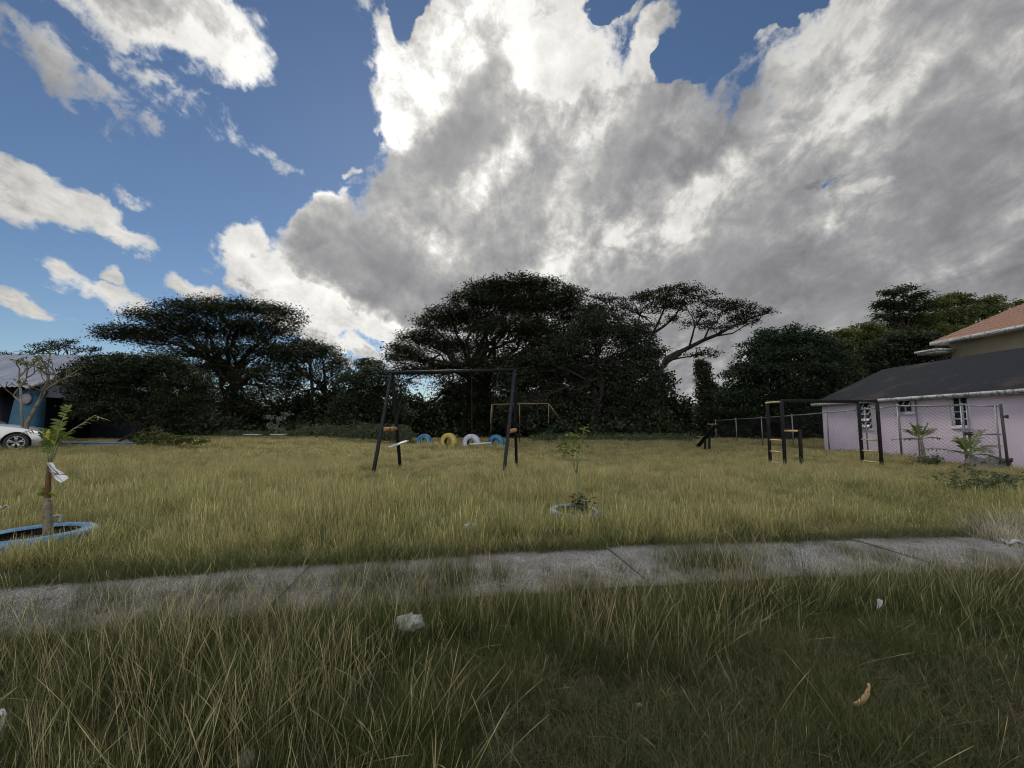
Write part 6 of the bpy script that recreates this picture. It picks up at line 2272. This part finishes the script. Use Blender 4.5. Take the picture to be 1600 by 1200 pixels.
    y = np.sqrt(rng.uniform(1.2 ** 2, 5.6 ** 2, n))
    x = rng.uniform(-1, 1, n) * (y * 1.3 + 0.5)
    e0 = path_far(x)
    grp_ = vnoise(x * 1.4, y * 1.4, 37)
    on_path = (y < e0) & (y > e0 - PATH_W)
    edge_ = on_path & ((y < e0 - PATH_W + 0.16) | (y > e0 - 0.10))
    ok = ((~on_path) | edge_) & (rng.uniform(size=n) < np.clip(grp_ * 1.7 - 0.35, 0.05, 1)) & ((y > e0) | (lush(x, y) > 0.3)) & clear(x, y)
    x, y = x[ok], y[ok]
    put(x, y, rng.uniform(0.55, 1.15, len(x)), rng.uniform(0.7, 1.1, len(x)), 6 + rng.integers(0, 4, len(x)), 0.22)
    tv += ts_
    # clumps that have spread over the path: from its near side, at the joints and along the far edge
    for (u, v, n, sp, hm) in ((640, 912, 110, 0.32, 1.0), (690, 900, 40, 0.25, 0.8), (1130, 884, 110, 0.30, 1.05), (1095, 880, 20, 0.2, 0.6), (330, 930, 70, 0.35, 0.75), (450, 915, 24, 0.25, 0.6), (900, 905, 18, 0.25, 0.5), (60, 950, 40, 0.3, 0.6), (1330, 872, 40, 0.3, 0.7), (980, 898, 40, 0.3, 0.7), (180, 948, 50, 0.35, 0.7), (560, 918, 40, 0.3, 0.75), (800, 912, 30, 0.3, 0.6), (600, 868, 24, 0.25, 0.8), (505, 872, 20, 0.25, 0.8), (1210, 846, 20, 0.25, 0.8), (860, 862, 14, 0.2, 0.7)):
        c_ = gp(u, v, 0.03)
        x = c_.x + rng.normal(0, sp, n)
        y = c_.y + rng.normal(0, sp * 0.5, n)
        put(x, y, hm * rng.uniform(0.45, 1.1, n), rng.uniform(0.7, 1.1, n), np.where(rng.uniform(size=n) < 0.8, rng.integers(0, 6, n), 6 + rng.integers(0, 4, n)), 0.25)
    scatter('verge_grass', 'long green grass with straw tips between the viewer and the path', np.concatenate(P), np.concatenate(Rr), np.concatenate(S), np.concatenate(K), tv, M['grass_verge'])

    P, Rr, S, K = [], [], [], []
    tt = [tuft('turf_tuft', M['grass_turf'], 44, 0.06, 0.09, 0.0027, 0.9, 230 + i, stalks=1, curve=0.5, seg=3) for i in range(5)]
    n = 60000
    y = np.sqrt(rng.uniform(0.9 ** 2, 4.8 ** 2, n))
    x = rng.uniform(-1, 1, n) * (y * 1.3 + 0.5)
    ok = (y < path_far(x) - PATH_W - 0.02)
    x, y = x[ok], y[ok]
    lu = lush(x, y)
    mid = vnoise(x * 2.6, y * 2.6, 33)
    ok = rng.uniform(size=len(x)) < (1 - 0.7 * lu) * (0.12 + 1.2 * np.clip(mid - 0.12, 0, 1))
    x, y, mid = x[ok], y[ok], mid[ok]
    put(x, y, (0.55 + 0.9 * mid) * rng.uniform(0.6, 1.3, len(x)), rng.uniform(0.7, 1.3, len(x)), rng.integers(0, 5, len(x)), 0.25)
    # thin sparse turf also under the tall grass along the path edges
    n = 4200
    x = rng.uniform(-6, 7, n)
    y = path_far(x) + rng.normal(0.03, 0.07, n)
    put(x, y, rng.uniform(0.7, 1.9, n), rng.uniform(0.7, 1.3, n), rng.integers(0, 5, n), 0.3)
    scatter('short_turf', 'short worn turf with brown patches in the right foreground', np.concatenate(P), np.concatenate(Rr), np.concatenate(S), np.concatenate(K), tt, M['grass_turf'])

    # ---- pale dead tussock over the right end of the path
    P, Rr, S, K = [], [], [], []
    tp = [tuft('pale_tuft', M['grass_pale'], 40, 0.09, 0.34, 0.0045, 0.6, 240 + i, stalks=6, curve=0.55) for i in range(4)]
    n = 75
    x = rng.uniform(5.05, 6.6, n)
    y = path_far(x) - 0.15 + rng.normal(0, 0.28, n)
    put(x, y, rng.uniform(0.5, 1.0, n), rng.uniform(0.8, 1.2, n), rng.integers(0, 4, n), 0.2)
    scatter('pale_grass', 'bleached grass tussocks at the right end of the path', np.concatenate(P), np.concatenate(Rr), np.concatenate(S), np.concatenate(K), tp, M['grass_pale'])


build_grass()
